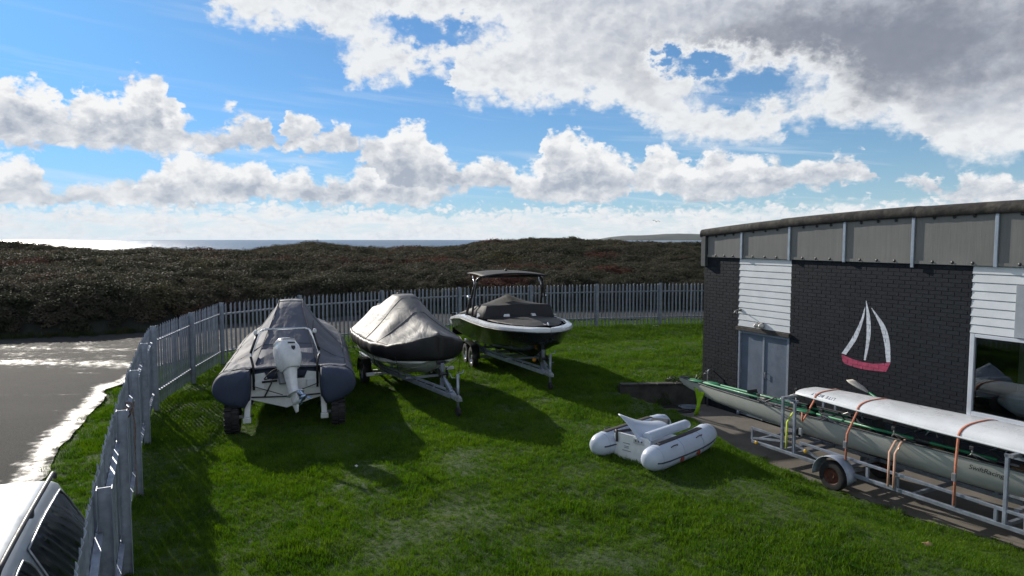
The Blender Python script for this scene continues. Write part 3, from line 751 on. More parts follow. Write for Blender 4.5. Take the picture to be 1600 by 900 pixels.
# bricks
BL, BH = .225, .075
def brick_mesh(w):
    m = MB(); h = BH - .008; d = .018; b = .0025
    V = [(-w / 2, 0, -h / 2), (w / 2, 0, -h / 2), (w / 2, 0, h / 2), (-w / 2, 0, h / 2), (-w / 2 + b, -d + .004, -h / 2 + b), (w / 2 - b, -d + .004, -h / 2 + b), (w / 2 - b, -d + .004, h / 2 - b), (-w / 2 + b, -d + .004, h / 2 - b)]
    Fc = [(4, 5, 6, 7), (0, 1, 5, 4), (1, 2, 6, 5), (2, 3, 7, 6), (3, 0, 4, 7)]
    m.add(V, Fc); return m
FULL = brick_mesh(BL - .008).mesh('brick', brick_m, fixn=False)
bricks = []
def lay(s0, s1, z0, z1):
    c = 0; z = z0
    while z + BH <= z1 + .001:
        s = s0 - (BL / 2 if c % 2 else 0)
        while s < s1 - .02:
            a, b = max(s, s0), min(s + BL, s1)
            if b - a > .03: bricks.append((a, b, z))
            s += BL
        z += BH; c += 1
lay(0, S_L, YARD_Z, ZF); lay(S_R, S_W, YARD_Z, ZF); lay(S_W + .003, 11.0, YARD_Z, .70)
def bkey(b):
    full = (b[1] - b[0]) > BL - .02
    return (not (full and b[2] > .45 and b[0] < S_W), -b[0])
bricks.sort(key=bkey); rest = MB(); BY = {}
for i, (a, b, z) in enumerate(bricks):
    off = random.uniform(-.0018, .0018); cx, cz = (a + b) / 2, z + BH / 2; BY[(round(a, 3), round(z, 3))] = off
    if i < 300: link('brick', FULL, wall_part, (cx, .008 + off, cz), (0, random.uniform(-.004, .004), 0))
    else:
        q = brick_mesh(b - a - .008); rest.add([(x + cx, y + .008 + off, zz + cz) for x, y, zz in q.v], q.f)
o = rest.build('brickwork', brick_m, wall_part, fixn=False); tag(o, kind='stuff')
# painted sailing boat: paint lies on the faces of the bricks
def clip_poly(poly, x0, x1, y0, y1):
    def cut(P, ins, inter):
        o = []
        for i in range(len(P)):
            a, b = P[i - 1], P[i]
            if ins(b):
                if not ins(a): o.append(inter(a, b))
                o.append(b)
            elif ins(a): o.append(inter(a, b))
        return o
    ix = lambda v: (lambda a, b: (v, a[1] + (b[1] - a[1]) * (v - a[0]) / (b[0] - a[0])))
    iy = lambda v: (lambda a, b: (a[0] + (b[0] - a[0]) * (v - a[1]) / (b[1] - a[1]), v))
    for ins, it in ((lambda p: p[0] >= x0, ix(x0)), (lambda p: p[0] <= x1, ix(x1)), (lambda p: p[1] >= y0, iy(y0)), (lambda p: p[1] <= y1, iy(y1))):
        poly = cut(poly, ins, it)
        if len(poly) < 3: return []
    return poly
def wall_sz(u, v):
    d = ray(u, v); k = WALL_O.dot(WALL_N) / d.dot(WALL_N); q = d * k
    return ((q - WALL_O).dot(WALL_D), CAM_H + d.z * k)
def lz(zx, zy): return wall_sz(1290 + zx / 6.43, 460 + zy / 6.43)
def curve2(pts, n=8): return [(p.x, p.y) for p in smoothline([(*p, 0) for p in pts], n)]
def sail(left, right): return curve2([lz(*p) for p in left]) + curve2([lz(*p) for p in reversed(right)])
sail_m = M('pale blue-white emblem paint', (.66, .70, .77), .6, 0, .12, 8, .2, 90)
hullp_m = M('raspberry emblem paint', (.46, .055, .13), .6, 0, .2, 8, .2, 90)
SHP = [(sail([(397, 122), (352, 265), (265, 440), (163, 592)], [(401, 125), (385, 240), (318, 440), (207, 605)]), sail_m, 'painted_sail'),
       (sail([(407, 62), (413, 220), (412, 440), (386, 660)], [(412, 62), (452, 250), (450, 440), (405, 662)]), sail_m, 'painted_sail'),
       (sail([(462, 138), (545, 310), (590, 480), (612, 682)], [(468, 136), (600, 320), (645, 480), (655, 682)]), sail_m, 'painted_sail'),
       (curve2([lz(*p) for p in [(163, 602), (300, 658), (480, 695), (655, 686)]]) + curve2([lz(*p) for p in [(610, 778), (400, 755), (250, 715), (180, 680), (163, 605)]]), hullp_m, 'painted_hull')]
for poly, mt_, nm in SHP:
    mb = MB()
    for (a, b, z) in bricks:
        q = clip_poly(poly, a + .0055, b - .0055, z + .005, z + BH - .005)
        if len(q) >= 3:
            yy = .008 + BY[(round(a, 3), round(z, 3))] - .0152; k = len(mb.v); mb.v += [(x, yy, y) for x, y in q]; mb.f.append(tuple(range(k, k + len(q))))
    # a thinner coat in the joints
    mb.v += [(x, -.0034, y) for x, y in poly]; mb.f.append(tuple(range(len(mb.v) - len(poly), len(mb.v))))
    mb.build(nm, mt_, B, fixn=False)
# white shiplap
def board(s0, s1, z0, h):
    m = MB(); n = 1
    prof = [(-.004, z0 + .004), (-.034, z0 + .004), (-.036, z0 + .010), (-.026, z0 + h - .014), (-.014, z0 + h - .003), (-.004, z0 + h - .002)]
    m.loft([[(s, y + .03, z) for y, z in prof] for s in (s0, s1)], closed=True, cap0=True, cap1=True)
    return m.build('cladding_board', clad_m, B)
n = 11; hb = (ZF - 1.645) / n
for k in range(n): board(S_L - .01, S_R + .015, 1.645 + k * hb, hb)
n = 8; hb2 = (ZF - 2.125) / n
for k in range(n): board(S_W - .01, 7.17 if k < 6 else 11.0, 2.125 + k * hb2, hb2)
greyb = M('grey blank panel', (.34, .37, .41), .6, 0, .15, 2, .1, 30)
mb = MB().box((8.6, .0, 2.125 + hb2 * 3), (2.85, .06, hb2 * 6 - .01)); mb.build('blank_panel', greyb, B, bevel=.004)
# lintel and double door
lint = M('dark timber lintel', (.045, .04, .037), .8, 0, .3, 6, .3, 40)
MB().box(((S_L + S_R) / 2, -.01, 1.595), (S_R - S_L + .06, .10, .085)).build('lintel', lint, B, bevel=.006)
dz0, dz1 = YARD_Z + .01, 1.548
dr = MB(); dr.box((S_L + .035, .05, (dz0 + dz1) / 2), (.06, .10, dz1 - dz0)); dr.box((S_R - .035, .05, (dz0 + dz1) / 2), (.06, .10, dz1 - dz0)); dr.box(((S_L + S_R) / 2, .05, dz1 - .03), (S_R - S_L - .135, .096, .055))
door_fr = M('pale grey door frame', (.25, .29, .36), .45, 0, .1, 4)
dfo = dr.build('door_frame', door_fr, B, bevel=.004)
mid = S_L + (S_R - S_L) * .495
for (a, b, hx) in ((S_L + .07, mid - .004, 1), (mid + .004, S_R - .07, -1)):
    d = MB().box(((a + b) / 2, .075, (dz0 + dz1 - .06) / 2), (b - a, .05, dz1 - dz0 - .075)).build('door', door_m, B, bevel=.004)
    for zz in (-.2, .5, 1.25): MB().tube([((a - .005) if hx > 0 else (b + .005), .045, zz), ((a - .005) if hx > 0 else (b + .005), .045, zz + .1)], .012, 8).build('hinge', galv_d, d)
MB().tube([(mid + .09, .05, .52), (mid + .09, .015, .52), (mid + .09, .015, .66), (mid + .09, .05, .66)], .009, 8).build('door_handle', galv_d, B, True)
MB().box((mid + .012, .040, (dz0 + dz1 - .08) / 2), (.05, .02, dz1 - dz0 - .1)).build('door_cover_strip', door_fr, B, bevel=.003)
# fascia of translucent sheets with metal cover strips
MULL = [.16, 1.31, 2.70, 4.06, 5.47, 6.87, 8.26, 9.65, 11.04, 12.43, 13.82, 15.21, 16.6]
strip_m = M('pale aluminium strip', (.36, .42, .50), .4, .4, .1, 6)
bolt_me = MB().lathe([(0, -.012), (.013, -.012), (.016, 0), (.03, .001), (.03, .006)], axis=(0, 1, 0), n=10).mesh('bolt', dark_plastic, True)
for i in range(len(MULL) - 1):
    a, b = MULL[i] + .004, MULL[i + 1] - .004; ns = 28; top, bot = [], []
    secs = []
    for k in range(ns + 1):
        s = a + (b - a) * k / ns; y = -.045 + .0010 * cos(2 * pi * s / .1)
        secs.append([(s, y, ZF - .005), (s, y, roof_top(s) - .12), (s, .05, roof_top(s) - .12), (s, .05, ZF - .005)])
    pn = MB().loft(secs, closed=True, cap0=True, cap1=True).build('fascia_panel', grp_m, B, smooth=40)
    if i < 8:
        MB().box(((a + b) / 2, -.056, ZF + .03), (b - a, .008, .055)).build('fascia_flange', grp_m, pn)
        for k in range(3):
            s = a + (b - a) * (k + 1) / 4 + random.uniform(-.01, .01)
            link('bolt', bolt_me, pn, (s, -.062, ZF + .04)); link('bolt', bolt_me, pn, (s, -.062, roof_top(s) - .225))
    s = MULL[i + 1]; zb = ZF - (.07 if i in (3, 7) else .015)
    MB().box((s, -.066, (zb + roof_top(s) - .19) / 2), (.055, .034, roof_top(s) - .19 - zb)).build('cover_strip', strip_m, B, bevel=.005)
end_m = M('dark end board', (.06, .068, .075), .6, 0, .2, 3)
MB().box((.055, -.04, (3.03 + roof_top(.05) - .15) / 2), (.15, .13, roof_top(.05) - .15 - 3.03)).build('end_board', end_m, B, bevel=.006)
# rolled cement verge in lengths
vg = [-.06, 2.45, 5.46, 8.5, 11.5, 14.5, SW + .06]
for i in range(len(vg) - 1):
    a, b = vg[i] + .004, vg[i + 1] + .02; secs = []; lift = .012 * (i % 2)
    for k in range(31):
        s = a + (b - a) * k / 30; z = roof_top(s) + lift; j = .008 * fbm(s * 6, i); q = .006 * fbm(s * 14, 3)
        e_ = .5 if (i == 0 and k == 0) else 1
        secs.append([(s, -.085 + j, z - .205 + q), (s, -.112 + j, z - .185), (s, -.118 + j, z - .10 + q), (s, -.10 + j, z - .045 + q), (s, -.062 + j * .5, z - .012), (s, .02, z), (s, .30, z + .004), (s, .30, z - .06), (s, .02, z - .07), (s, -.06, z - .205)])
    MB().loft(secs, closed=True, cap0=True, cap1=True).build('verge_tile', moss_m, B, smooth=55)
secs = []
for k in range(61):
    s = SW * k / 60 ; secs.append([(s, .302, roof_top(s) - .02), (s, BD + .5, roof_top(s) - .02), (s, BD + .5, roof_top(s) - .09), (s, .302, roof_top(s) - .09)])
MB().loft(secs, closed=True, cap0=True, cap1=True).build('roof', roof_m, B)
# eaves gutter and its outlet on the far side, peeping past the corner
MB().tube([(-.12, .05, 3.80), (-.12, BD, 3.80)], .075, 10).build('gutter', dark_plastic, B, True)
MB().tube([(-.1, .35, 3.80), (-.13, .33, 3.6), (-.06, .3, 3.4), (-.06, .3, YARD_Z + .6)], .045, 10).build('downpipe', dark_plastic, B, True)
# window: frame, panes, sill, and the room behind
wz0, wz1, ws0, ws1 = .72, 2.117, S_W + .004, 11.0
mb = MB()
for (a, b, c, d) in ((ws0, ws0 + .075, wz0, wz1), (9.6, 9.68, wz0, wz1), (ws1 - .07, ws1, wz0, wz1)): mb.box(((a + b) / 2, .03, (c + d) / 2), (b - a, .08, d - c))
for (c, d) in ((wz0, wz0 + .075), (wz1 - .06, wz1)):
    mb.box(((ws0 + .076 + 9.599) / 2, .03, (c + d) / 2), (9.599 - ws0 - .076, .078, d - c)); mb.box(((9.681 + ws1 - .071) / 2, .03, (c + d) / 2), (ws1 - .071 - 9.681, .078, d - c))
wf = mb.build('window', pvc, B, bevel=.006)
MB().box(((ws0 + ws1) / 2 - .05, -.03, wz0 - .028), (ws1 - ws0 + .22, .20, .05)).build('sill', pvc, wf, bevel=.008)
gm_ = bpy.data.materials.new('window glass'); gm_.use_nodes = True; T = NT(gm_.node_tree); T.n.clear()
out = T.node('ShaderNodeOutputMaterial'); gl = T.node('ShaderNodeBsdfGlossy'); gl.inputs['Roughness'].default_value = .015; gl.inputs[0].default_value = (.9, .93, .95, 1)
tr = T.node('ShaderNodeBsdfTransparent'); tr.inputs[0].default_value = (.80, .84, .84, 1); fr = T.node('ShaderNodeFresnel'); fr.inputs[0].default_value = 1.5
mx = T.node('ShaderNodeMixShader'); T.l.new(T.math('MULTIPLY', fr.outputs[0], 1.6, clamp=True), mx.inputs[0]); T.l.new(tr.outputs[0], mx.inputs[1]); T.l.new(gl.outputs[0], mx.inputs[2]); T.l.new(mx.outputs[0], out.inputs[0])
glass = gm_
MB().box(((ws0 + .07 + 9.61) / 2, .035, (wz0 + wz1) / 2), (9.61 - ws0 - .07, .008, wz1 - wz0 - .12)).build('pane', glass, wf)
MB().box(((9.67 + ws1 - .06) / 2, .035, (wz0 + wz1) / 2), (ws1 - .06 - 9.67, .008, wz1 - wz0 - .12)).build('pane', glass, wf)
mb = MB(); mb.box((8.5, 4.6, 1.2), (5.5, .1, 3.6)); mb.box((6.0, 2.5, 1.2), (.1, 4.1, 3.6)); mb.box((8.7, 2.45, -.35), (5.3, 4.1, .1)); mb.box((8.7, 2.45, 3.1), (5.3, 4.1, .1)); mb.box((11.3, 2.45, 1.2), (.1, 4.1, 3.4))
mb.build('room', room_m, B)
MB().box((6.75, 1.6, 1.1), (.55, .12, 2.8)).build('partition', M('pale partition', (.45, .47, .40), .8, 0, .1, 2), B)
# stored boats in the room behind the window: a pale hull and rolled sails, dim through the glass
def stored(zc, y, r, x0, x1, m_, lab):
    t = tag(link('stored_boat', MB().tube([(x0, y, zc), (x0 + .3, y, zc), ((x0 + x1) / 2, y, zc), (x1 - .2, y, zc), (x1, y, zc)], [r * .35, r * .85, r, r * .9, r * .6], 14).mesh('stored_boat', m_, True)), lab, 'boat')
    t.location = B.location; t.rotation_euler = B.rotation_euler; return t
stored(.92, .75, .26, 6.62, 10.6, white_paint, 'pale upturned hull stored just inside the clubhouse window')
stored(1.62, 1.9, .17, 7.05, 10.4, M('buff hull', (.42, .36, .27), .6), 'buff rolled hull on a rack high inside the clubhouse window')
# lamps on the cladding
lamp_m = M('aged lamp metal', (.22, .22, .22), .5, .3, .3, 20)
def wall_lamp(s, z, big, lab):
    t = empty('wall_lamp', tuple(WALL_O + WALL_D * s + Vector((0, 0, z))), B.rotation_euler.z, lab, 'lamp')
    if big:
        MB().box((0, -.035, .0), (.16, .06, .13)).build('housing', lamp_m, t, bevel=.012)
        MB().lathe([(.0, 0), (.05, 0), (.058, .05), (.05, .10), (.02, .13), (0, .135)], (-.05, -.05, 0), (0, -1, -.1), 14).build('lamp_head', M('bulkhead glass', (.5, .5, .46), .2), t, True)
        MB().lathe([(.0, 0), (.05, 0), (.058, .05), (.05, .10), (.02, .13), (0, .135)], (.06, -.05, 0), (.3, -1, -.1), 14).build('lamp_head', M('bulkhead glass', (.5, .5, .46), .2), t, True)
    else:
        MB().lathe([(0, 0), (.035, 0), (.035, .03), (.02, .035)], (0, -.005, 0), (0, -1, 0), 12).build('base', lamp_m, t, True)
        MB().tube([(0, -.03, 0), (.01, -.12, .01), (.015, -.19, -.02)], .012, 8).build('arm', lamp_m, t, True)
        MB().lathe([(0, 0), (.02, 0), (.04, .07), (.03, .08), (0, .08)], (.015, -.17, -.0), (.1, -.4, -1), 12).build('shade', lamp_m, t, True)
wall_lamp(1.27, 2.03, False, 'small white bracket lamp at the left edge of the white cladding')
wall_lamp(1.92, 1.74, True, 'twin bulkhead lamp low on the white cladding over the grey double door')
# outside tap pipe by the corner
t = empty('stand_pipe', tuple(WALL_O + WALL_D * .33 - WALL_N * .12 + Vector((0, 0, YARD_Z))), B.rotation_euler.z, 'thin grey standpipe with tap at the left corner of the clubhouse', 'pipe')
MB().tube([(0, 0, 0), (0, 0, .88), (0, .02, .93), (0, .10, .94)], .017, 8).build('pipe', galv_d, t, True)
MB().tube([(0, 0, .84), (-.07, -.05, .84), (-.09, -.05, .80)], .014, 8).build('tap', galv_d, t, True); MB().box((-.03, -.02, .90), (.07, .012, .012)).build('tap_handle', galv_d, t)
# weeds by the corner
weed_m = leaf_mat('weed leaves', [(.3, (.03, .05, .015)), (.6, (.06, .09, .03)), (.8, (.12, .14, .07))], trans=.3, rough=.5, nscale=3)
for k, (x, y, s, lab) in enumerate([(4.50, 17.35, .9, 'low leafy weed clump against the left corner of the clubhouse'), (4.15, 17.45, .6, 'small weed tuft on top of the retaining wall near the corner'), (5.0, 17.62, .8, 'dark weed clump behind the clubhouse corner')]):
    V, Fc = leaf_clump(200 + k, 130, .34 * s, .30 * s, .055); me = bpy.data.meshes.new('weed_plant'); me.from_pydata(V, [], Fc); me.update(); me.materials.append(weed_m)
    tag(link('weed_plant', me, None, (x, y, .0)), lab, 'plant', None)
# black hose lying in the yard
hose_m = M('black hose', (.02, .02, .022), .5); blue_hose = M('grey-blue rope', (.22, .27, .32), .8)
def coil(c, r, n, seed, rad):
    rn = random.Random(seed); P = []
    for i in range(n * 14):
        a = i * 2 * pi / 14; q = r * (1 + .25 * sin(i * .37 + seed) + rn.uniform(-.06, .06)); P.append((c[0] + q * 1.35 * cos(a), c[1] + q * .8 * sin(a), YARD_Z + rad + .012 * (i // 14)))
    return smoothline(P, 3)
c0 = gp(1048, 641, YARD_Z)
h = MB().tube(coil(c0, .34, 3, 3, .013), .013, 6).mesh('hose', hose_m, True); tag(link('hose', h), 'loose black hose coiled on the concrete beneath the retaining wall', 'hose')
c1 = gp(1075, 640, YARD_Z)
h = MB().tube(coil(c1 + Vector((0, 0, .05)), .16, 3, 9, .06), .011, 6).mesh('rope_coil', blue_hose, True); tag(link('rope_coil', h), 'small pale blue rope heap lying on the black hose', 'rope')

# ------------------------------------------------------------------ boats
def cloth(name, col, col2=None, rough=.75, seam=None, bump=.6):
    m = bpy.data.materials.new(name); m.use_nodes = True; T = NT(m.node_tree); p = T.n['Principled BSDF']
    tc = T.node('ShaderNodeTexCoord').outputs['Object']
    mp = T.node('ShaderNodeMapping'); mp.inputs['Scale'].default_value = (.6, 1.6, .6); mp.inputs['Rotation'].default_value = (0, 0, .4); T.l.new(tc, mp.inputs[0])
    c = T.ramp(T.noise(tc, 1.6, 5, .6), [(.35, tuple(k * .82 for k in col)), (.65, col2 or tuple(k * 1.15 for k in col))])
    T.l.new(c, p.inputs['Base Color']); p.inputs['Roughness'].default_value = rough
    b = T.node('ShaderNodeBump'); b.inputs['Distance'].default_value = .05; b.inputs['Strength'].default_value = bump
    h = T.math('ADD', T.noise(mp.outputs[0], 2.3, 3, .5, .8), T.math('MULTIPLY', T.noise(mp.outputs[0], 8, 3, .5, .6), .12))
    T.l.new(h, b.inputs['Height']); T.l.new(b.outputs[0], p.inputs['Normal'])
    return m
navy_cloth = cloth('slate blue canvas', (.100, .108, .140))
navy_shade = cloth('shaded slate blue canvas', (.036, .050, .092))  # same cover canvas, its shaded faces painted darker and bluer
grey_cloth = cloth('pale grey canvas', (.112, .114, .122), rough=.6)
black_cloth = cloth('black canvas', (.018, .018, .021), rough=.7, bump=.35)
black_band = cloth('black skirt canvas', (.014, .014, .017), rough=.55, bump=.4)

def wheel(parent, c, axis, R, w, rim_m, knob=False, n=28, hub=True):
    a = Vector(axis).normalized(); h = w / 2
    t = MB().lathe([(R * .58, -h * .9), (R * .80, -h), (R * .95, -h * .9), (R, -h * .55), (R, h * .55), (R * .95, h * .9), (R * .80, h), (R * .58, h * .9), (R * .56, 0), (R * .58, -h * .9)], c, a, n)
    if knob:
        e1 = a.orthogonal().normalized(); e2 = a.cross(e1)
        for k in range(18):
            for s in (-1, 1):
                an = 2 * pi * (k + (.25 if s > 0 else -.25)) / 18; rd = e1 * cos(an) + e2 * sin(an); tn = a.cross(rd)
                t.box(Vector(c) + rd * R + a * s * h * .5, (.05, w * .44, .05), Matrix((rd, a, tn)).transposed())
    wh = t.build('wheel', black_rub, parent, smooth=35)
    MB().lathe([(0, h * .55), (R * .16, h * .6), (R * .2, h * .35), (R * .5, h * .3), (R * .56, h * .7), (R * .6, h * .88), (R * .6, -h * .88), (R * .54, -h * .7), (R * .5, -h * .3), (R * .2, -h * .35), (R * .16, -h * .6), (0, -h * .55)], c, a, n).build('rim', rim_m, wh, smooth=35)
    return wh

# ---- 1. amphibious rigid inflatable under a slate cover, stern to the camera
RIB = empty('inflatable_boat', (-4.45, 13.28, 0), atan2(.963, -.27), 'large inflatable boat under a slate blue cover with a white outboard, standing on wheels', 'boat')
def rib_half(x): return 1.33 * (1 - max(0, (x - 3.2) / 3.7) ** 2.4) ** .5 if x > 3.2 else 1.33
def rib_tc(x): return .86 + .30 * max(0, (x - 2.5) / 4) ** 1.5
TR = .335
def rib_ridge(x): return interp(x, [-.1, .25, .8, 2.6, 2.95, 3.35, 3.9, 5.0, 6.6], [1.17, 1.20, 1.42, 2.17, 2.25, 2.25, 1.98, 1.72, 1.42])
def rib_rw(x): return interp(x, [0, .8, 2.6, 3.35, 5, 6.6], [.62, .52, .27, .26, .2, .05])
def rib_sec(x, n_tube=16, n_top=14):
    b, tc, rz, rw_ = max(rib_half(x), .06), rib_tc(x), rib_ridge(x), rib_rw(x); r = min(TR, b * .9); rw_ = min(rw_, b * .4); half = []
    cy_ = b - r
    for k in range(n_tube):
        a = radians(-128) + radians(128 + 62) * k / (n_tube - 1); 
        if a < 0:        # the sheet hangs off the tube and is drawn in under it
            u_ = -a / radians(128); half.append((max(b - .69, .02) + min(.69, b - .02) * cos(u_ * pi / 2), tc - r * 1.16 * sin(u_ * pi / 2)))
        else: half.append((cy_ + r * cos(a), tc + r * sin(a)))
    y0, z0 = half[-1]
    for k in range(1, n_top + 1):
        t = k / n_top; y = y0 + (rw_ - y0) * t
        z = z0 + (rz - z0) * (.62 * t + .38 * t * t)
        sag = .03 * sin(t * pi) * sin(x * 5.2 + t * 2) + .018 * sin(t * pi) * sin(x * 11 + 1.3)
        half.append((y, z + sag))
    half.append((rw_ * .5, rz + .012)); pts = half + [(0, rz + .015)] + [(-y, z) for y, z in reversed(half)]
    return pts
xs = list(np.linspace(.02, 6.85, 46)); secs = []
for x in xs:
    pts = rib_sec(x); s = []
    for i, (y, z) in enumerate(pts):
        j = .012 * fbm(x * 2.3, i * .33, 5); s.append((x, y + j * .6, z + j))
    secs.append(s)
cv = MB().loft(secs, cap1=True).build('cover', navy_cloth, RIB, True, solid=.006)
seam_m = M('dark seam tape', (.03, .035, .05), .8)
for s in (1, -1):
    MB().tube([(x, s * rib_rw(x), rib_ridge(x) + .012) for x in np.linspace(.3, 6.2, 40)], .007, 5).build('seam', seam_m, cv, True)
    MB().tube([(x, s * rib_sec(x)[15][0], rib_sec(x)[15][1] + .008) for x in np.linspace(.05, 6.0, 40)], .006, 5).build('seam', seam_m, cv, True)
for x in (1.0, 2.9):
    MB().tube([(x, y, z + .006) for y, z in rib_sec(x)], .006, 5).build('seam', seam_m, cv, True)
# rear flap of the cover over the helm and the two tube ends in the cover canvas, coloured darker as shade
for sgn in (1, -1):
    rings = []
    base = [(y, z) for y, z in rib_sec(.02)[:31] if y > .66]
    base = base + [(.655, base[-1][1]), (.65, 1.0), (.655, .80), (.67, .62)]
    for x, k in ((.05, 1.012), (-.10, 1.010), (-.22, .985), (-.31, .92), (-.36, .80), (-.39, .55), (-.40, .2)):
        ring = []
        for q, (y, z) in enumerate(base):
            j = .012 * fbm(x * 5, q * .4, 9 + sgn)
            ring.append((x, sgn * (.99 + (y - .99) * k), .88 + (z - .88) * k + j))
        rings.append(ring)
    o = MB().loft(rings, closed=True, cap1=True).build('tube_end_cover', navy_shade, RIB, True)
    # black lashing round the tube
    MB().tube([(-.10, sgn * (.99 + (y - .99) * 1.02), .88 + (z - .88) * 1.02) for y, z in base], .008, 6, closed=True).build('lashing', black_rub, o)
mb = MB()
mb.loft([[(x, y, z) for y in np.linspace(-w, w, 9)] for x, z, w in ((.80, 1.44, .5), (.5, 1.30, .56), (.22, 1.19, .6), (.10, 1.10, .62), (.085, .98, .62))])
mb.build('rear_flap', navy_shade, RIB, True, solid=.006)
# hull and transom
secs = []
for x in np.linspace(.10, 6.3, 16):
    k = (x / 6.3); w = .80 * (1 - k ** 3.2); kz = .40 + .50 * max(0, (k - .45) / .55) ** 2; cz = .62 + .3 * max(0, (k - .4) / .6) ** 1.6
    secs.append([(x, -w, max(cz + .2, kz)), (x, -w, cz), (x, 0, kz), (x, w, cz), (x, w, max(cz + .2, kz))])
MB().loft(secs, cap0=True).build('hull', white_gel, RIB, smooth=30)
mb = MB(); poly = [(-.72, 1.06), (-.40, 1.10), (-.34, .96), (.34, .96), (.40, 1.10), (.72, 1.06), (.74, .60), (.45, .52), (0, .385), (-.45, .52), (-.74, .60)]
mb.prism(poly, lambda y, z, s: (.02 if s else .09, y, z)); mb.build('transom', white_gel, RIB, bevel=.012)
for sgn in (1, -1):
    MB().box((-.005, sgn * .50, .86), (.05, .22, .16)).build('locker_hatch', white_paint, RIB, bevel=.012)
MB().tube([(-.02, -.66, .64), (-.03, -.2, .62), (-.03, .3, .63), (-.02, .68, .64)], .014, 8).build('lashing_bar', black_mt, RIB, True)
MB().tube([(-.03, .40, .64), (-.06, .26, .92)], .016, 8).build('transom_brace', black_mt, RIB, True)
MB().tube([(-.04, .44, .93), (-.06, .16, .95)], .022, 8).build('boarding_step', black_mt, RIB, True)
# stern arch: bright hoop on black legs
MB().tube(smoothline([(.02, .64, 1.42), (.10, .60, 1.55), (.20, .48, 1.86), (.22, .40, 1.92), (.22, .30, 1.93), (.22, -.30, 1.93), (.22, -.40, 1.92), (.20, -.48, 1.86), (.10, -.60, 1.55), (.02, -.64, 1.42)], 5), .021, 10).build('arch', chrome, RIB, True)
for sgn in (1, -1):
    MB().tube([(.02, sgn * .64, 1.43), (-.01, sgn * .60, 1.25), (-.02, sgn * .59, .78)], .024, 8).build('arch_leg', black_mt, RIB, True)
    MB().tube([(.20, sgn * .53, 1.84), (.02, sgn * .64, 1.50)], .025, 8).build('arch_sleeve', black_mt, RIB, True)
    MB().lathe([(0, -.04), (.03, -.03), (.04, .01), (.03, .05), (0, .06)], (.2, sgn * .56, 1.86), (0, 0, 1), 10).build('stern_light', white_paint, RIB, True)
# short whips on the arch
for y in (.53, -.52): MB().tube([(.2, y, 1.9), (.24, y * 1.03, 2.08)], .008, 6).build('aerial', black_mt, RIB)
# outboard: cowl leans forward, leg kicks back
engine_m = M('white engine paint', (.74, .76, .78), .28, 0, .06, 3, coat=.4); engine_g = M('grey engine trim', (.20, .21, .23), .4)
OB = empty('outboard_engine', (-.10, -.04, 1.10), 0); OB.parent = RIB; OB.rotation_euler = (.10, .48, .50); OB.scale = (.88, .90, .86)
def rsec(z, x0, x1, w, e=3.2, n=24):
    cx, hx = (x0 + x1) / 2, (x1 - x0) / 2; o = []
    for k in range(n):
        a = 2 * pi * k / n; c_, s_ = cos(a), sin(a)
        o.append((cx + hx * abs(c_) ** (2 / e) * (1 if c_ > 0 else -1), w * abs(s_) ** (2 / e) * (1 if s_ > 0 else -1), z))
    return o
cow = MB().loft([rsec(.02, -.42, .10, .15), rsec(.10, -.46, .16, .20), rsec(.30, -.47, .22, .235), rsec(.52, -.42, .24, .235), rsec(.70, -.30, .22, .20), rsec(.79, -.18, .16, .15), rsec(.82, -.10, .10, .08)], closed=True, cap0=True, cap1=True).build('cowling', engine_m, OB, smooth=50)
MB().loft([rsec(.70, -.315, .235, .213), rsec(.735, -.285, .215, .197)], closed=True).build('cowl_vent', engine_g, cow, smooth=50)
MB().prism([(-.045, .045), (.045, .045), (.04, -.02), (0, -.06), (-.04, -.02)], lambda y, z, s: (-.455 + .10 * 0 - (.006 if s else 0), y, .44 + z)).build('badge', M('black badge', (.02, .02, .025), .3), cow)
MB().box((-.40, 0, .585), (.02, .16, .03), Matrix.Rotation(-.28, 3, 'Y')).build('vent_slot', dark_plastic, cow)
MB().loft([rsec(.03, -.34, .06, .12), rsec(-.15, -.30, .04, .10), rsec(-.42, -.28, .0, .085), rsec(-.55, -.34, -.02, .08)], closed=True, cap0=True, cap1=True).build('midsection', engine_m, OB, smooth=50)
MB().loft([rsec(-.55, -.48, .02, .14, 2.6), rsec(-.575, -.5, .03, .145, 2.6)], closed=True, cap0=True, cap1=True).build('anti_ventilation_plate', engine_m, OB, smooth=50)
MB().loft([rsec(-.57, -.32, -.02, .05), rsec(-.78, -.30, -.04, .035), rsec(-.98, -.24, -.12, .012)], closed=True, cap0=True, cap1=True).build('skeg', engine_m, OB, smooth=50)
MB().lathe([(0, -.30), (.035, -.28), (.065, -.2), (.07, .05), (.055, .16), (.0, .24)], (-.28, 0, -.76), (1, 0, 0), 18).build('gearcase', engine_m, OB, True)
pr = MB().lathe([(0, -.13), (.035, -.11), (.06, 0), (.065, .06), (0, .06)], (-.56, 0, -.76), (1, 0, 0), 16).build('propeller', M('sky-tinted propeller steel', (.35, .45, .62), .25, .9, .1, 5), OB, True)  # blue sky reflection put into the steel's base colour
for k in range(3):
    a = 2 * pi * k / 3 + .5; mb = MB(); secs = []
    for t in np.linspace(0, 1, 6):
        rr_ = .05 + .13 * t; w = .09 * (1 - abs(t - .55) ** 2 * 2.2); s = []
        for q in (-1, -.3, .3, 1):
            an = a + q * w / rr_ * .5; s.append((-.56 + q * .045 * (1 - .3 * t), rr_ * sin(an), -.76 + rr_ * cos(an)))
        secs.append(s)
    mb.loft(secs).build('propeller_blade', pr.data.materials[0], pr, True, solid=.006)
MB().box((.10, 0, -.02), (.12, .34, .40)).build('bracket', engine_g, OB, bevel=.02)
for k, y in enumerate((.10, .16, -.08)): MB().tube(smoothline([(.10, y, .15), (.02, y * 2.2, .05), (.12, y * 3, -.08), (.3, y * 2, -.02)], 5), .014, 7).build('hose', black_rub, OB, True)
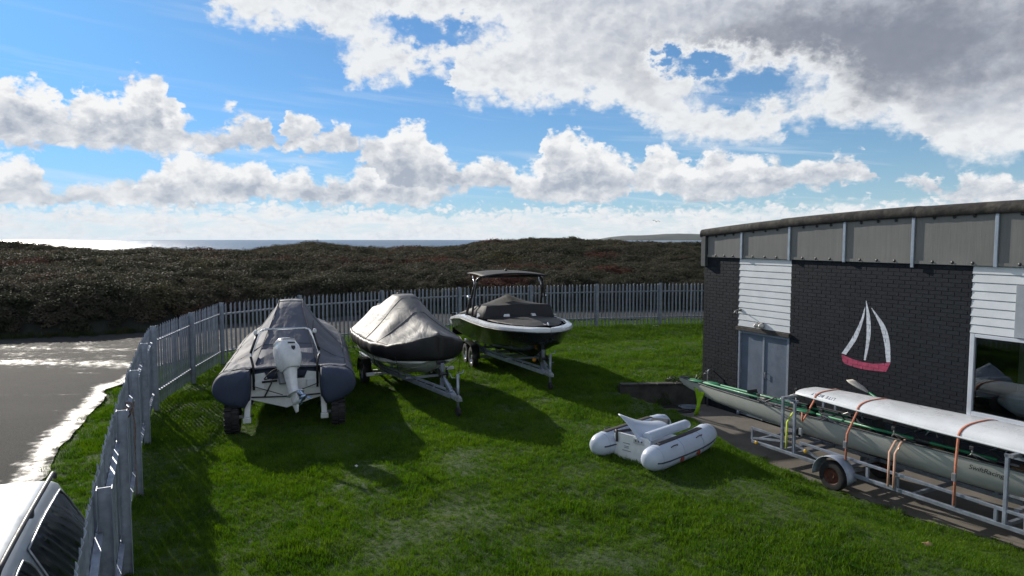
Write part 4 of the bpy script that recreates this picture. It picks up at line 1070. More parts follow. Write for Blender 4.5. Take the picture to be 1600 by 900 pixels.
# tie lines from engine to arch feet
for sgn in (1, -1): MB().tube([(-.03, sgn * .62, .86), (-.32, sgn * .05, .72)], .008, 6).build('tie_line', black_rub, RIB)
# retractable legs and wheels
for sgn in (1, -1):
    lg = MB(); prof = [(.10, .70), (.05, .62), (-.02, .44), (-.06, .30), (-.06, .22), (-.16, .20), (-.20, .30), (-.14, .46), (-.08, .70)]
    lg.prism(prof, lambda x, z, s: (x, sgn * (.70 + .04 * (.7 - z)) + (.055 if s else -.055), z)); l_ = lg.build('leg', white_gel, RIB, bevel=.014)
    MB().tube([(-.12, sgn * .70, .29), (-.12, sgn * 1.0, .29)], .035, 10).build('axle', galv_d, l_)
    MB().box((-.17, sgn * .72, .23), (.10, .15, .10)).build('wheel_bracket', white_gel, l_, bevel=.012)
    wheel(RIB, (-.12, sgn * .98, .30), (0, 1, 0), .285, .27, M('dark rim', (.03, .03, .03), .6), True)
nl = MB().tube([(5.2, 0, .95), (5.3, 0, .3)], .05, 8).build('nose_leg', white_gel, RIB, True); wheel(RIB, (5.3, 0, .28), (0, 1, 0), .27, .22, MATS['dark rim'], True)
MB().box((.06, .86, .66), (.2, .34, .03)).build('leg_bracket', white_gel, RIB); MB().box((.06, -.86, .66), (.2, .34, .03)).build('leg_bracket', white_gel, RIB)

# ---- trailers
lamp_r = M('red lens', (.35, .02, .015), .25); lamp_o = M('amber lens', (.65, .28, .02), .25)
def trailer(loc, rz, label, Lh, track, axles, R, rails_w, winch_z, tips, tandem=.0, ladder=True, blue=False, wback=1.05):
    """local +x runs to the coupling at x = Lh, axle at x = 0"""
    t = empty('boat_trailer', loc, rz, label, 'trailer', 'boat trailers on the lawn')
    zf = .48; hw = rails_w / 2
    for s in (1, -1):
        P = [(-1.9, s * hw, zf), (.9, s * hw, zf), (Lh - .35, s * .05, zf - .04)]
        mb = MB(); mb.bar(P[0], P[1], .05, .09); mb.bar(P[1], P[2], .05, .09); r = mb.build('main_rail', galv, t, bevel=.006)
        if ladder:
            mb = MB(); up = .10; P2 = [(p[0] - .25 * (i == 2), p[1] + s * .015, p[2] + up) for i, p in enumerate(P)]
            mb.bar((-.4, s * (hw + .015), zf + up), P2[1], .04, .045); mb.bar(P2[1], P2[2], .04, .045); mb.build('upper_rail', galv, t, bevel=.004)
            for k in range(7):
                q = Vector(P[1]).lerp(Vector(P[2]), (k + .3) / 8); MB().box(q + Vector((0, s * .01, .06)), (.045, .02, .09)).build('rail_web', galv, r)
    for x in (-1.7, -.6, .5): MB().bar((x, -hw, zf - .06), (x, hw, zf - .06), .06, .06).build('cross_member', galv, t, bevel=.005)
    MB().bar((Lh * .52, -.42 * hw * 1.9, zf + .05), (Lh * .52, .42 * hw * 1.9, zf + .05), .05, .05).build('cross_member', galv, t)
    if tips:
        MB().bar((tips, -1.02, zf - .05), (tips, 1.02, zf - .05), .07, .05).build('light_bar', galv_d, t)
        for s in (1, -1): MB().bar((tips, s * .92, zf - .05), (tips, s * 1.12, zf - .05), .10, .075).build('bar_end_cap', white_paint, t, bevel=.008)
    for x in axles:
        MB().tube([(x, -track / 2, R), (x, track / 2, R)], .035, 10).build('axle', galv_d, t, True)
        for s in (1, -1):
            wheel(t, (x, s * track / 2, R), (0, s, 0), R, .17, M('silver rim', (.5, .52, .55), .35, .8, .1, 6))
    for s in (1, -1):
        x0, x1 = min(axles) - R - .06, max(axles) + R + .06; pr_ = []
        for k in range(17):
            f = k / 16; x = x0 + (x1 - x0) * f; z = R + (R + .07) * min(1, (1 - abs(2 * f - 1) ** 5) ** .5 if abs(2 * f - 1) < 1 else 0); pr_.append((x, z))
        MB().loft([[(x, s * (track / 2 - .11), z), (x, s * (track / 2 + .11), z), (x, s * (track / 2 + .115), z - .03)] for x, z in pr_]).build('mudguard', black_mt if not blue else dark_plastic, t, smooth=40, solid=.006)
    # bunks and rollers under the hull
    for s in (1, -1):
        MB().bar((-1.8, s * .46, zf + .15), (1.2, s * .42, zf + .17), .09, .06).build('bunk', M('carpeted bunk', (.03, .03, .032), .95), t, bevel=.01)
        for x in (-1.5, -.3, .9): MB().bar((x, s * .45, zf - .04), (x, s * .45, zf + .13), .05, .05).build('bunk_post', galv, t)
    for x in (.2, 1.1): MB().lathe([(.03, -.10), (.055, -.08), (.035, 0), (.055, .08), (.03, .10)], (x, 0, zf + .06), (0, 1, 0), 12).build('keel_roller', dark_plastic, t, True)
    # winch post, winch, strap
    wx = Lh - wback
    MB().bar((wx, 0, zf), (wx + .08, 0, winch_z), .075, .075).build('winch_post', galv, t, bevel=.006)
    MB().bar((wx + .05, 0, winch_z - .25), (wx + .62, 0, zf + .02), .05, .05).build('winch_brace', galv, t)
    w = MB().lathe([(0, -.09), (.085, -.09), (.085, -.075), (.03, -.07), (.03, .07), (.085, .075), (.085, .09), (0, .09)], (wx + .12, 0, winch_z - .22), (0, 1, 0), 16).build('winch', black_mt, t, smooth=40)
    MB().tube([(wx + .12, .09, winch_z - .22), (wx + .12, .14, winch_z - .22), (wx + .26, .15, winch_z - .30), (wx + .26, .22, winch_z - .30)], .012, 7).build('winch_handle', galv, w, True)
    MB().bar((wx - .06, -.10, winch_z), (wx - .06, .10, winch_z), .06, .09).build('bow_snubber', black_rub, t, bevel=.015)
    # coupling and jockey wheel
    MB().bar((Lh - .75, 0, zf - .04), (Lh - .05, 0, zf - .04), .075, .09).build('draw_bar', galv, t, bevel=.006)
    cp = MB().loft([[(x, y * w_, zf - .03 + z * h_) for y, z in ((-1, -.6), (1, -.6), (1, .4), (.5, 1), (-.5, 1), (-1, .4))] for x, w_, h_ in ((Lh - .22, .05, .06), (Lh + .02, .05, .07), (Lh + .10, .045, .06), (Lh + .15, .025, .04))], closed=True, cap0=True, cap1=True).build('coupling', galv_d, t, smooth=40)
    MB().tube([(Lh - .05, 0, zf + .03), (Lh - .16, 0, zf + .13), (Lh - .25, 0, zf + .14)], .016, 8).build('coupling_handle', dark_plastic, cp, True)
    MB().tube([(Lh - .30, .10, .12), (Lh - .30, .10, zf + .42)], .028, 10).build('jockey_post', galv, t, True)
    MB().tube([(Lh - .30, .10, zf + .42), (Lh - .30, .22, zf + .44), (Lh - .30, .22, zf + .50)], .012, 6).build('jockey_handle', galv, t, True)
    MB().lathe([(0, -.035), (.09, -.035), (.105, -.01), (.105, .01), (.09, .035), (0, .035)], (Lh - .30, .10, .105), (0, 1, 0), 18).build('jockey_wheel', black_rub, t, smooth=40)
    return t

# ---- 2. small boat under a pale grey cover with a black skirt, bow towards the camera
PHI = radians(24.8); f2 = Vector((sin(PHI), -cos(PHI), 0)); a2 = atan2(f2.y, f2.x); LH2 = 4.45; hitch2 = Vector((-2.96, 17.8, 0)) + f2 * LH2
T2 = trailer(tuple(hitch2 - f2 * LH2), a2, 'galvanised trailer under the pale grey covered boat', LH2, 1.86, (0.,), .30, 1.25, 1.02, 1.05)
C2 = empty('covered_boat', tuple(hitch2 - f2 * LH2 + Vector((0, 0, 0))), a2, 'small white-hulled boat under a pale grey cover with black skirt on a trailer', 'boat')
BX0, BX1 = -1.40, 3.25
def c2_half(x):
    k = (x - BX0) / (BX1 - BX0); return interp(k, [0, .15, .45, .65, .8, .9, .96, 1.0], [.98, 1.08, 1.14, 1.08, .88, .62, .36, .012])
def c2_rim(x): return interp(x, [BX0, 0, 1.5, 2.3, 2.8, BX1], [1.26, 1.27, 1.28, 1.32, 1.42, 1.60])
def c2_ridge(x): return interp(x, [BX0, -1.3, -.55, -.25, .35, .75, 1.2, 2.0, 2.6, BX1], [1.66, 1.84, 1.98, 2.10, 2.30, 2.30, 2.16, 1.87, 1.74, 1.64])
def c2_top(x, n=18):
    b, rz, zz = c2_half(x), c2_rim(x), c2_ridge(x); rw_ = interp(x, [BX0, .3, .8, 2, BX1], [.40, .26, .2, .07, .01]); rw_ = min(rw_, b * .6); o = []
    for k in range(n + 1):
        t = k / n; y = b + (rw_ - b) * t; z = rz + (zz - rz) * (1 - (1 - t) ** 1.12)
        env = sin(pi * min(1, t * 1.05)); z -= .05 * env
        z += env * (.022 * sin(x * 4.6 + 3 * t) + .016 * sin(x * 9.7 - 2 * t + 1) + .03 * fbm(x * 1.6 - t, t * 1.2, 3))
        o.append((y, z))
    return o
xs = np.linspace(BX0, BX1, 54); secs = []
for x in xs:
    hf = c2_top(x); other = [(-y, z + .012 * fbm(x * 3, y * 3, 8)) for y, z in hf]
    secs.append([(x, y, z) for y, z in hf] + [(x, 0, c2_ridge(x) + .012)] + [(x, y, z) for y, z in reversed(other)])
# stern panel of the cover
sp = [(BX0 - .02, y, z) for (_, y, z) in secs[0]]
MB().loft(secs, cap0=True).build('cover', grey_cloth, C2, True, solid=.006)
sk = []
for x in np.linspace(BX0, BX1 + .0, 54):
    b, rz = c2_half(x), c2_rim(x); dp = interp(x, [BX0, 2.0, 2.8, BX1], [.33, .34, .42, .56]); w = .02 * sin(x * 14) + .02 * fbm(x * 3, 1)
    sk.append([(b + .006, rz + .012 + .03 * fbm(x * 2.5, 7)), (b + .028 + .3 * w, rz - .05), (b + .02 + w * .6, rz - dp * .45), (b - .02 + w * .4, rz - dp * .8), (b - .10, rz - dp)])
for s in (1, -1): MB().loft([[(x, s * max(y * min(1, (BX1 - x) / .1 + .02), .001), z) for y, z in q] for x, q in zip(np.linspace(BX0, BX1, 54), sk)]).build('cover_skirt', black_band, C2, True, solid=.006)
q = sk[0]; MB().loft([[(BX0, y, z) for y, z in q], [(BX0 - .01, -y, z) for y, z in q]]).build('cover_skirt', black_band, C2, True)
# seams, a buckle strap along the sheer
for xx in (.95, 1.75):
    hf = c2_top(xx); MB().tube([(xx + .0, y, z + .008) for y, z in hf] + [(xx, -y, z + .008) for y, z in reversed(hf)], .006, 5).build('seam', black_band, C2)
for s in (1, -1):
    for xx in (-.9, .4, 1.6, 2.5): MB().tube([(xx, s * (c2_half(xx) + .01), c2_rim(xx) - .25), (xx + .03, s * (c2_half(xx) - .05), .75), (xx + .05, s * .7, .52)], .007, 5).build('tie_strap', black_rub, C2)
secs = []
for x in np.linspace(BX0 + .05, BX1 - .10, 26):
    k = (x - BX0) / (BX1 - BX0); b = c2_half(x) - .10; kz = .54 + .60 * max(0, (k - .66) / .34) ** 2.4; cz = .80 + .22 * max(0, (k - .5) / .5) ** 1.4; b = max(b, .02); cz = max(cz, kz + .02)
    secs.append([(x, -b, c2_rim(x) - .12), (x, -b * .93, cz), (x, -b * .90, cz - .02), (x, -b * .5, kz + (cz - kz) * .5), (x, -b * .48, kz + (cz - kz) * .44), (x, 0, kz), (x, b * .48, kz + (cz - kz) * .44), (x, b * .5, kz + (cz - kz) * .5), (x, b * .90, cz - .02), (x, b * .93, cz), (x, b, c2_rim(x) - .12)])
MB().loft(secs, cap0=True).build('hull', white_gel, C2, smooth=25)
MB().tube([(BX1 - .32, 0, .98), (BX1 - .2, 0, .98)], .014, 8).build('bow_eye', galv, C2)
# engine head showing past the stern
ob2 = MB().loft([[(x + BX0 - .3, y, z) for x, y, z in rsec(zz, -.25, .22, w)] for zz, w in ((1.35, .14), (1.5, .18), (1.75, .18), (1.88, .13))], closed=True, cap0=True, cap1=True).build('outboard_cowl', dark_plastic, C2, smooth=50)
MB().loft([[(x + BX0 - .25, y, z) for x, y, z in rsec(zz, -.15, .06, .07)] for zz in (.55, 1.36)], closed=True, cap0=True).build('outboard_leg', dark_plastic, C2, smooth=50)
MB().tube([(BX0 + .1, .35, 1.4), (BX0 + .1, .35, 2.12)], .018, 8).build('light_pole', black_mt, C2, True)
MB().lathe([(0, 0), (.05, 0), (.055, .05), (.045, .11), (0, .12)], (BX0 + .1, .35, 2.1), (0, 0, 1), 12).build('pole_light', dark_plastic, C2, True)

# ---- 3. black bowrider with tower
PH3 = radians(17); f3 = Vector((sin(PH3), -cos(PH3), 0)); a3 = atan2(f3.y, f3.x); LH3 = 4.15; hitch3 = Vector((.93, 16.25, 0))
T3 = trailer(tuple(hitch3 - f3 * LH3), a3, 'galvanised twin-axle trailer under the black open-bow speedboat', LH3, 1.98, (-.38, .38), .31, 1.40, .98, None, wback=.62)
MB().lathe([(0, 0), (.05, 0), (.05, .03), (0, .04)], (3.2, -.1, .66), (1, 0, 0), 12).build('side_lamp', lamp_o, T3, True)
C3 = empty('speedboat', tuple(hitch3 - f3 * (LH3 - .42)), a3, 'black open-bow speedboat with white deck edge, black covers and a canopy tower', 'boat')
SX0, SX1 = -2.45, 3.75
hull_m = M('black gelcoat', (.012, .013, .015), .18, 0, .1, 2, coat=.6); hull_g = M('dark grey gelcoat', (.045, .047, .052), .25, 0, .1, 3, coat=.4)
deck_w = M('white deck gelcoat', (.72, .75, .78), .3, 0, .05, 3, coat=.4)
def s_half(x): return interp(x, [SX0, -1.0, .8, 1.9, 2.7, 3.2, 3.5, 3.67, SX1], [1.14, 1.22, 1.24, 1.17, .96, .70, .45, .25, .004])
def s_sheer(x): return interp(x, [SX0, -1.6, -.6, .8, 2.4, SX1], [1.22, 1.36, 1.47, 1.50, 1.52, 1.55])
secs = []
for x in np.linspace(SX0, SX1, 44):
    k = (x - SX0) / (SX1 - SX0); b = s_half(x); kz = .56 + .78 * max(0, (k - .58) / .42) ** 2.4; cz = .86 + .34 * max(0, (k - .45) / .55) ** 1.5; sh = s_sheer(x) - .05; cz = min(max(cz, kz + .02), sh - .02); fl = interp(k, [0, .6, 1], [.93, .84, .62])
    h = [(b, sh), (b * (fl + (1 - fl) * .75), sh - (sh - cz) * .28), (b * (fl + (1 - fl) * .3), sh - (sh - cz) * .68), (b * fl, cz), (b * fl * .96, cz - .015), (b * .5 * fl, kz + (cz - kz) * .52), (b * .47 * fl, kz + (cz - kz) * .46), (0, kz)]
    secs.append([(x, y, z) for y, z in h] + [(x, -y, z) for y, z in reversed(h[:-1])])
hl = MB().loft(secs, cap0=True, cap1=True).build('hull', hull_m, C3, smooth=28)
for s in (1, -1):
    P = []
    for x in np.linspace(-2.3, .2, 12): b = s_half(x); P.append([(x, s * (b * .985 + .006), s_sheer(x) - .12), (x, s * (b * .955 + .006), s_sheer(x) - .12 - .22 * (1 - ((x + 2.3) / 2.5) ** 2))])
    MB().loft(P).build('hull_graphic', hull_g, hl, True)
# white gunwale cap: rounded band following the sheer
def band(x, s):
    b, z = s_half(x), s_sheer(x); w = interp(x, [SX0, 1.5, 3.0, SX1], [.15, .12, .15, .28]); w = min(w, b * .92); q = .012
    k_ = min(1, b / .25)
    return [(b + .004 * k_, z - .09), (b + .022 * k_, z - .072), (b + .022 * k_, z - .045), (b + .01 * k_, z + .0), (b - .05 * k_, z + .022), (b - w * .6, z + .030), (b - w, z + .035), (b - w - .01 if b > w + .02 else b - w, z - .02)]
for s in (1, -1): MB().loft([[(x, s * y, z) for y, z in band(x, s)] for x in np.linspace(SX0, SX1, 50)]).build('gunwale', deck_w, C3, smooth=50)
for s in (1, -1): MB().tube([(x, s * (s_half(x) + .02 * min(1, s_half(x) / .2)), s_sheer(x) - .085) for x in np.linspace(SX0, SX1, 40)], .016, 6).build('rub_rail', dark_plastic, C3, True)
MB().loft([[(SX0 - .02 - k * .35, y, z) for y, z in ((-1.08, .98 - .03 * k), (-1.12, 1.12), (1.12, 1.12), (1.08, .98 - .03 * k))] for k in (0, 1)], closed=True, cap0=True, cap1=True).build('swim_platform', deck_w, C3, bevel=.02)
MB().box((SX0 + .03, 0, 1.0), (.06, 2.2, .72)).build('transom', hull_m, C3, bevel=.02)
# bow cover: shallow tent in the open bow
secs = []
for x in np.linspace(1.15, 3.42, 24):
    b = s_half(x) - interp(x, [1.0, 2.6, 3.42], [.24, .28, .30]); b = max(b, .02); z = s_sheer(x) + .045; o = []
    for k in range(17):
        y = b * (1 - 2 * k / 16); u = y / b; o.append((x, y, z + (.10 + .02 * (x - 2)) * (1 - abs(u) ** 1.6) * interp(x, [1.1, 1.6, 3.0, 3.42], [1, .9, .7, .05]) - .01 * abs(fbm(x * 4, y * 4))))
    secs.append(o)
bc = MB().loft(secs).build('bow_cover', black_cloth, C3, True, solid=.006)
for x in (1.6, 2.2, 2.8, 3.2):
    for s in (1, -1): MB().lathe([(0, 0), (.014, 0), (.010, .008), (0, .01)], (x, s * (s_half(x) - .2), s_sheer(x) + .05), (0, 0, 1), 8).build('snap_fastener', chrome, bc)
# windscreen coaming (white wings) and the cockpit cover standing over the screen
for s in (1, -1): MB().loft([[(1.42 - .5 * t, s * (.32 + .72 * t), 1.58 + .02 * t), (1.36 - .5 * t, s * (.32 + .72 * t), 1.68 - .03 * t), (1.16 - .45 * t, s * (.32 + .74 * t), 1.69 - .03 * t), (1.12 - .45 * t, s * (.32 + .74 * t), 1.55)] for t in np.linspace(0, 1, 7)], closed=True, cap0=True, cap1=True).build('screen_wing', deck_w, C3, smooth=40)
def cock(x):
    b = s_half(x) - .20; zr = s_sheer(x) + .05; zt_ = interp(x, [-2.25, -1.4, -.3, .1, .75, 1.18, 1.30], [1.46, 1.62, 1.98, 2.13, 1.97, 1.93, 1.62]); zs = interp(x, [-2.25, -1.0, .4, 1.18, 1.30], [1.38, 1.60, 1.86, 1.90, 1.58]); o = []
    bs = interp(x, [-2.25, 1.18, 1.3], [.9, .90, .95]) * b
    h = [(b, zr), (b * .985, zr + (zs - zr) * .5), (bs, zs)]
    for k in range(1, 9): t = k / 9; h.append((bs * (1 - t), zs + (zt_ - zs) * (t ** 1.25)))
    h = [(y, z - .012 * abs(fbm(x * 3, y * 3, 4))) for y, z in h]
    return [(x, y, z) for y, z in h] + [(x, 0, zt_)] + [(x, -y, z) for y, z in reversed(h)]
MB().loft([cock(x) for x in (-2.25, -1.9, -1.5, -1.1, -.7, -.4, -.15, .1, .35, .6, .85, 1.05, 1.18, 1.24, 1.30)], cap0=True, cap1=True).build('cockpit_cover', black_cloth, C3, smooth=40, solid=.006)
# tower with bimini
TW = empty('tower', (.85, 0, .03)); TW.parent = C3; TW.scale = (1, .96, .955)
for s in (1, -1):
    MB().tube(smoothline([(-1.25, s * 1.17, 1.46), (-1.05, s * 1.15, 1.75), (-.72, s * 1.09, 2.25), (-.50, s * 1.02, 2.62), (-.42, s * .90, 2.75)], 6), .040, 10).build('tower_leg', black_mt, TW, True)
    MB().tube(smoothline([(-.55, s * 1.16, 1.50), (-.52, s * 1.13, 1.8), (-.50, s * 1.08, 2.25), (-.48, s * 1.02, 2.6)], 6), .032, 10).build('tower_leg', black_mt, TW, True)
    MB().tube([(-.62, s * 1.05, 2.42), (-.95, s * 1.02, 2.74)], .016, 8).build('tower_strut', chrome, TW, True)
    MB().lathe([(0, -.07), (.05, -.06), (.06, 0), (.05, .08), (0, .10)], (-.80, s * 1.19, 2.12), (1, 0, 0), 14).build('tower_speaker', chrome, TW, True)
MB().tube([(-.42, -.90, 2.75), (-.42, .90, 2.75)], .036, 10).build('tower_bar', black_mt, TW, True)
secs = []
for x in np.linspace(-1.80, .0, 14):
    secs.append([(x, y, 2.84 + .05 * cos(pi * (x + 1.0) / 2.6) - .09 * (y / 1.05) ** 2 + .006 * fbm(x * 4, y * 4)) for y in np.linspace(-.99, .99, 13)])
bm_ = MB().loft(secs).build('bimini_top', black_cloth, TW, True, solid=.02)
for x in (-1.75, -.9, -.06): MB().tube([(x, y, 2.82 + .05 * cos(pi * (x + 1.0) / 2.6) - .09 * (y / 1.05) ** 2) for y in np.linspace(-.96, .96, 9)], .014, 8).build('bimini_bow', black_mt, TW, True)
MB().lathe([(0, 0), (.045, 0), (.045, .06), (.025, .09), (0, .1)], (-.75, -.05, 2.87), (0, 0, 1), 12).build('mast_light', dark_plastic, TW, True)
# cleats and bow fittings
for (x, s) in ((3.3, 0.0), (1.0, 1), (1.0, -1), (-1.9, 1), (-1.9, -1)):
    y = s * (s_half(x) - .10); z = s_sheer(x) + .05
    MB().bar((x - .08, y, z + .035), (x + .08, y, z + .035), .022, .02).bar((x, y, z - .01), (x, y, z + .035), .03, .03).build('cleat', chrome, C3, bevel=.004)
MB().lathe([(0, 0), (.03, 0), (.03, .05), (.02, .08), (0, .09)], (3.48, .02, 1.60), (0, 0, 1), 10).build('bow_light', chrome, C3, True)

# ---- 4. small folding inflatable on the grass
D_ = Vector((.72, .694, 0)); D4 = empty('inflatable_dinghy', (2.02, 11.22, -.02), atan2(D_.y, D_.x), 'small white inflatable dinghy lying on the grass near the yard', 'dinghy')
pvc_m = M('white inflatable fabric with sky shade tint', (.52, .585, .70), .42, 0, .06, 2.5, .05, 14); dark_grip = M('dark grip pad', (.05, .045, .045), .8, 0, .3, 20, .3, 100)  # blue of the sky-lit shade put into the white fabric's colour
def din_tube(s):
    P = []; Rr = []
    for t, r in ((-.36, .03), (-.35, .09), (-.31, .145), (-.22, .19), (-.05, .212), (.4, .215), (.9, .215), (1.3, .21), (1.52, .20), (1.64, .17), (1.70, .10), (1.715, .03)):
        P.append((t, s * (.53 - .10 * max(0, (t - .9) / .8) ** 2), .215 + .05 * max(0, (t - .5) / 1.2) ** 2)); Rr.append(r)
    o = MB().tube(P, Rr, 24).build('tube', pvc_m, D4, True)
    def on(t, a, k=1.0): return (t, s * (.53 - .10 * max(0, (t - .9) / .8) ** 2) + cos(a) * interp(t, [q[0] for q in P], Rr) * k, .215 + .05 * max(0, (t - .5) / 1.2) ** 2 + sin(a) * interp(t, [q[0] for q in P], Rr) * k)
    for tt in (-.16, .42, 1.02, 1.50):
        MB().tube([on(tt, a, 1.003) for a in np.linspace(0, 2 * pi, 25)[:-1]], .0035, 5, closed=True).build('seam', M('seam tape', (.38, .44, .54), .6), o, True)
    for tt in (.2, .95):
        MB().tube([on(tt - .09, pi / 2 + (.75 if s > 0 else -.75) * -1, 1.0), on(tt - .06, pi / 2 + (.75 if s > 0 else -.75) * -1, 1.16), on(tt + .06, pi / 2 + (.75 if s > 0 else -.75) * -1, 1.16), on(tt + .09, pi / 2 + (.75 if s > 0 else -.75) * -1, 1.0)], .010, 6).build('grab_handle', dark_plastic, o, True)
    MB().tube([on(t, (pi + .12) if s < 0 else -.12, 1.01) for t in np.linspace(-.28, 1.62, 24)], .012, 6).build('rubbing_strake', M('navy strake', (.03, .04, .07), .6), o, True)
    MB().tube([on(t, .1 if s < 0 else pi - .1, 1.01) for t in np.linspace(-.28, .0, 8)], .012, 6).build('rubbing_strake', MATS['navy strake'], o, True)
    MB().loft([[on(t, a, 1.015) for a in np.linspace(pi / 2 - .30, pi / 2 + .24, 5)] for t in np.linspace(-.08, 1.25, 16)]).build('grip_pad', dark_grip, o, True, solid=.006)
    for t in ((.35, .85) if s < 0 else (.5,)): MB().lathe([(0, 0), (.05, 0), (.045, .02), (.02, .03), (0, .03)], on(t, pi + .35 if s < 0 else -.35, .99), (0, s, -.3), 12).build('patch', M('rust red patch', (.30, .06, .04), .7), o, True)
for s in (1, -1): din_tube(s)
MB().prism([(-.36, .40), (-.30, .44), (.30, .44), (.36, .40), (.40, .06), (.22, .0), (-.22, .0), (-.40, .06)], lambda y, z, s: (-.03 + .12 * (z - .2) * 0 + (.04 if s else 0), y, z + .015)).build('transom', white_gel, D4, bevel=.008)
pl = MB().box((-.042, -.16, .385), (.02, .22, .09)).build('motor_plate', M('pale grey plate', (.55, .57, .6), .5), D4, bevel=.004)
for k in range(3): MB().lathe([(0, 0), (.013, 0), (.013, .004), (0, .004)], (-.053, -.22 + .06 * k, .39), (-1, 0, 0), 8).build('bolt_hole', dark_plastic, pl)
txt = M('grey lettering', (.22, .24, .28), .6)
for k, (w, z) in enumerate(((.14, .30), (.09, .25), (.09, .225), (.17, .175))): MB().box((-.0335, .10, z), (.002, w, .012)).build('printed_line', txt, D4)
MB().tube(smoothline([(.02, .38, .44), (.0, .34, .47), (-.04, .30, .44), (-.06, .28, .30)], 5), .022, 8).build('rowlock_arm', dark_plastic, D4, True); MB().tube([(-.0, .34, .45), (.35, .12, .47)], .028, 8).build('oar_handle', dark_plastic, D4, True)
# upturned bow panel of the folded hull
secs = []
for t in np.linspace(0, 1, 14):
    x = -.02 + .95 * t; rise = .36 * (1 - t) ** 1.25
    secs.append([(x - .10 * (1 - t) * (u - .2), .30 - .52 * u * (1 - .15 * t) , .40 + rise * (1 - u) ** 1.2 + .06 * sin(pi * u) + .04 * t) for u in np.linspace(0, 1, 10)])
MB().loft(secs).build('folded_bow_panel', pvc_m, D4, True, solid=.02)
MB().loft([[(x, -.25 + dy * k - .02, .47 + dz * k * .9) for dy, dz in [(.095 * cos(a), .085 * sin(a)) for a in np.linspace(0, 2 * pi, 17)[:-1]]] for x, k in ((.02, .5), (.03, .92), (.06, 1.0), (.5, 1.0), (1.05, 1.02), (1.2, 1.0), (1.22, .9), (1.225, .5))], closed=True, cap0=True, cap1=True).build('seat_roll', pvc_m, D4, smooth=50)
MB().box((.75, 0, .10), (1.5, .62, .06)).build('floor', white_paint, D4, bevel=.01)
MB().box((1.05, .18, .42), (.40, .34, .10), Matrix.Rotation(.5, 3, 'Z')).build('kit_bag', dark_plastic, D4, bevel=.03)

# ------------------------------------------------------------------ rowing boats on their trailer
d5 = Vector((.460, -.888, 0)).normalized(); n5 = Vector((-d5.y, d5.x, 0)); O5 = Vector((5.42, 11.22, YARD_Z)); a5 = atan2(d5.y, d5.x)
R5 = empty('rowing_boat_trailer', tuple(O5), a5, 'long galvanised rack trailer carrying two rowing boats beside the clubhouse', 'trailer')
zl = .34; zu = .54
XF, XR = -1.15, 2.56          # the two uprights frames
for y in (.06, 1.16):
    MB().bar((-1.85, y, zl), (5.6, y, zl), .05, .06).build('lower_rail', galv, R5, bevel=.005)
    MB().bar((-.75 if y < .5 else -.9, y, zu + .06), (5.6, y, zu - .02), .04, .045).build('upper_rail', galv, R5, bevel=.004)
    mb = MB(); mb.bar((-1.85, y, zl + .03), (-1.85, y, zl + .27), .04, .04); e1 = mb.build('end_post', galv, R5)
    MB().bar((-1.85, y, zl + .25), (XF, y, zl + .24), .04, .04).build('end_rail', galv, R5); MB().bar((-1.85, y, zl + .06), (XF + .1, y, zl + .20), .035, .035).build('end_brace', galv, R5)
    for x in (.55, 1.05, 1.9, 2.45, 3.4): MB().bar((x, y, zl + .03), (x, y, zu), .04, .04).build('rail_post', galv, R5)
    for x in (XF, XF + .26, XR, XR + .26): MB().bar((x, y, zl), (x, y, 1.33), .045, .045).build('upright', galv, R5, bevel=.004)
    for x in (XF, XR):
        MB().bar((x - .03, y, 1.312), (x + .32, y, 1.312), .045, .045).build('rack_rail', galv, R5); MB().bar((x, y + .002, .78), (x + .26, y + .002, .78), .035, .035).build('upright_tie', galv_d, R5)
    MB().bar((XF + .26, y, .55), (-.30, y, zl + .06), .035, .035).build('diagonal_brace', galv, R5)
for x in (-1.85, XF, XF + .26, 0, 1.3, XR, XR + .26, 4.2): MB().bar((x, .085, zl + .01), (x, 1.135, zl + .01), .05, .05).build('cross_member', galv, R5)
for x in (XF + .13, XR + .13):
    MB().bar((x, -.12, 1.362), (x, 1.34, 1.362), .055, .05).build('rack_bar', galv_d, R5, bevel=.004); MB().bar((x, .08, .585), (x, 1.14, .585), .06, .05).build('cradle_bar', galv_d, R5)
    for y in (.34, .88): MB().bar((x, y, .60), (x, y + (.07 if y > .5 else -.07), .76), .07, .05).build('cradle_pad', black_rub, R5, bevel=.012)
MB().tube([(0, -.02, .245), (0, 1.24, .245)], .03, 10).build('axle', galv_d, R5, True)
rust_rim = M('rusty painted rim', (.10, .035, .022), .8, 0, .3, 12, .3, 60)
for y, s in ((-.02, -1), (1.24, 1)):
    wheel(R5, (0, y, .245), (0, s, 0), .245, .15, rust_rim)
    pr_ = [(.34 * cos(a), .245 + .335 * sin(a)) for a in np.linspace(-.12, pi + .12, 19)]
    MB().loft([[(x, y - .11, z), (x, y + .11, z), (x, y + .11, z - .035)] for x, z in pr_]).build('mudguard', galv, R5, smooth=40, solid=.006)
yel = M('yellow reflector', (.65, .38, .02), .35)
for x, z in ((-1.72, zl), (-.62, zl + .14), (2.86, zl)): MB().lathe([(0, 0), (.036, 0), (.036, .012), (.02, .018), (0, .018)], (x, .034 if z < .4 else .04, z), (0, -1, 0), 14).build('reflector', yel, R5, True)

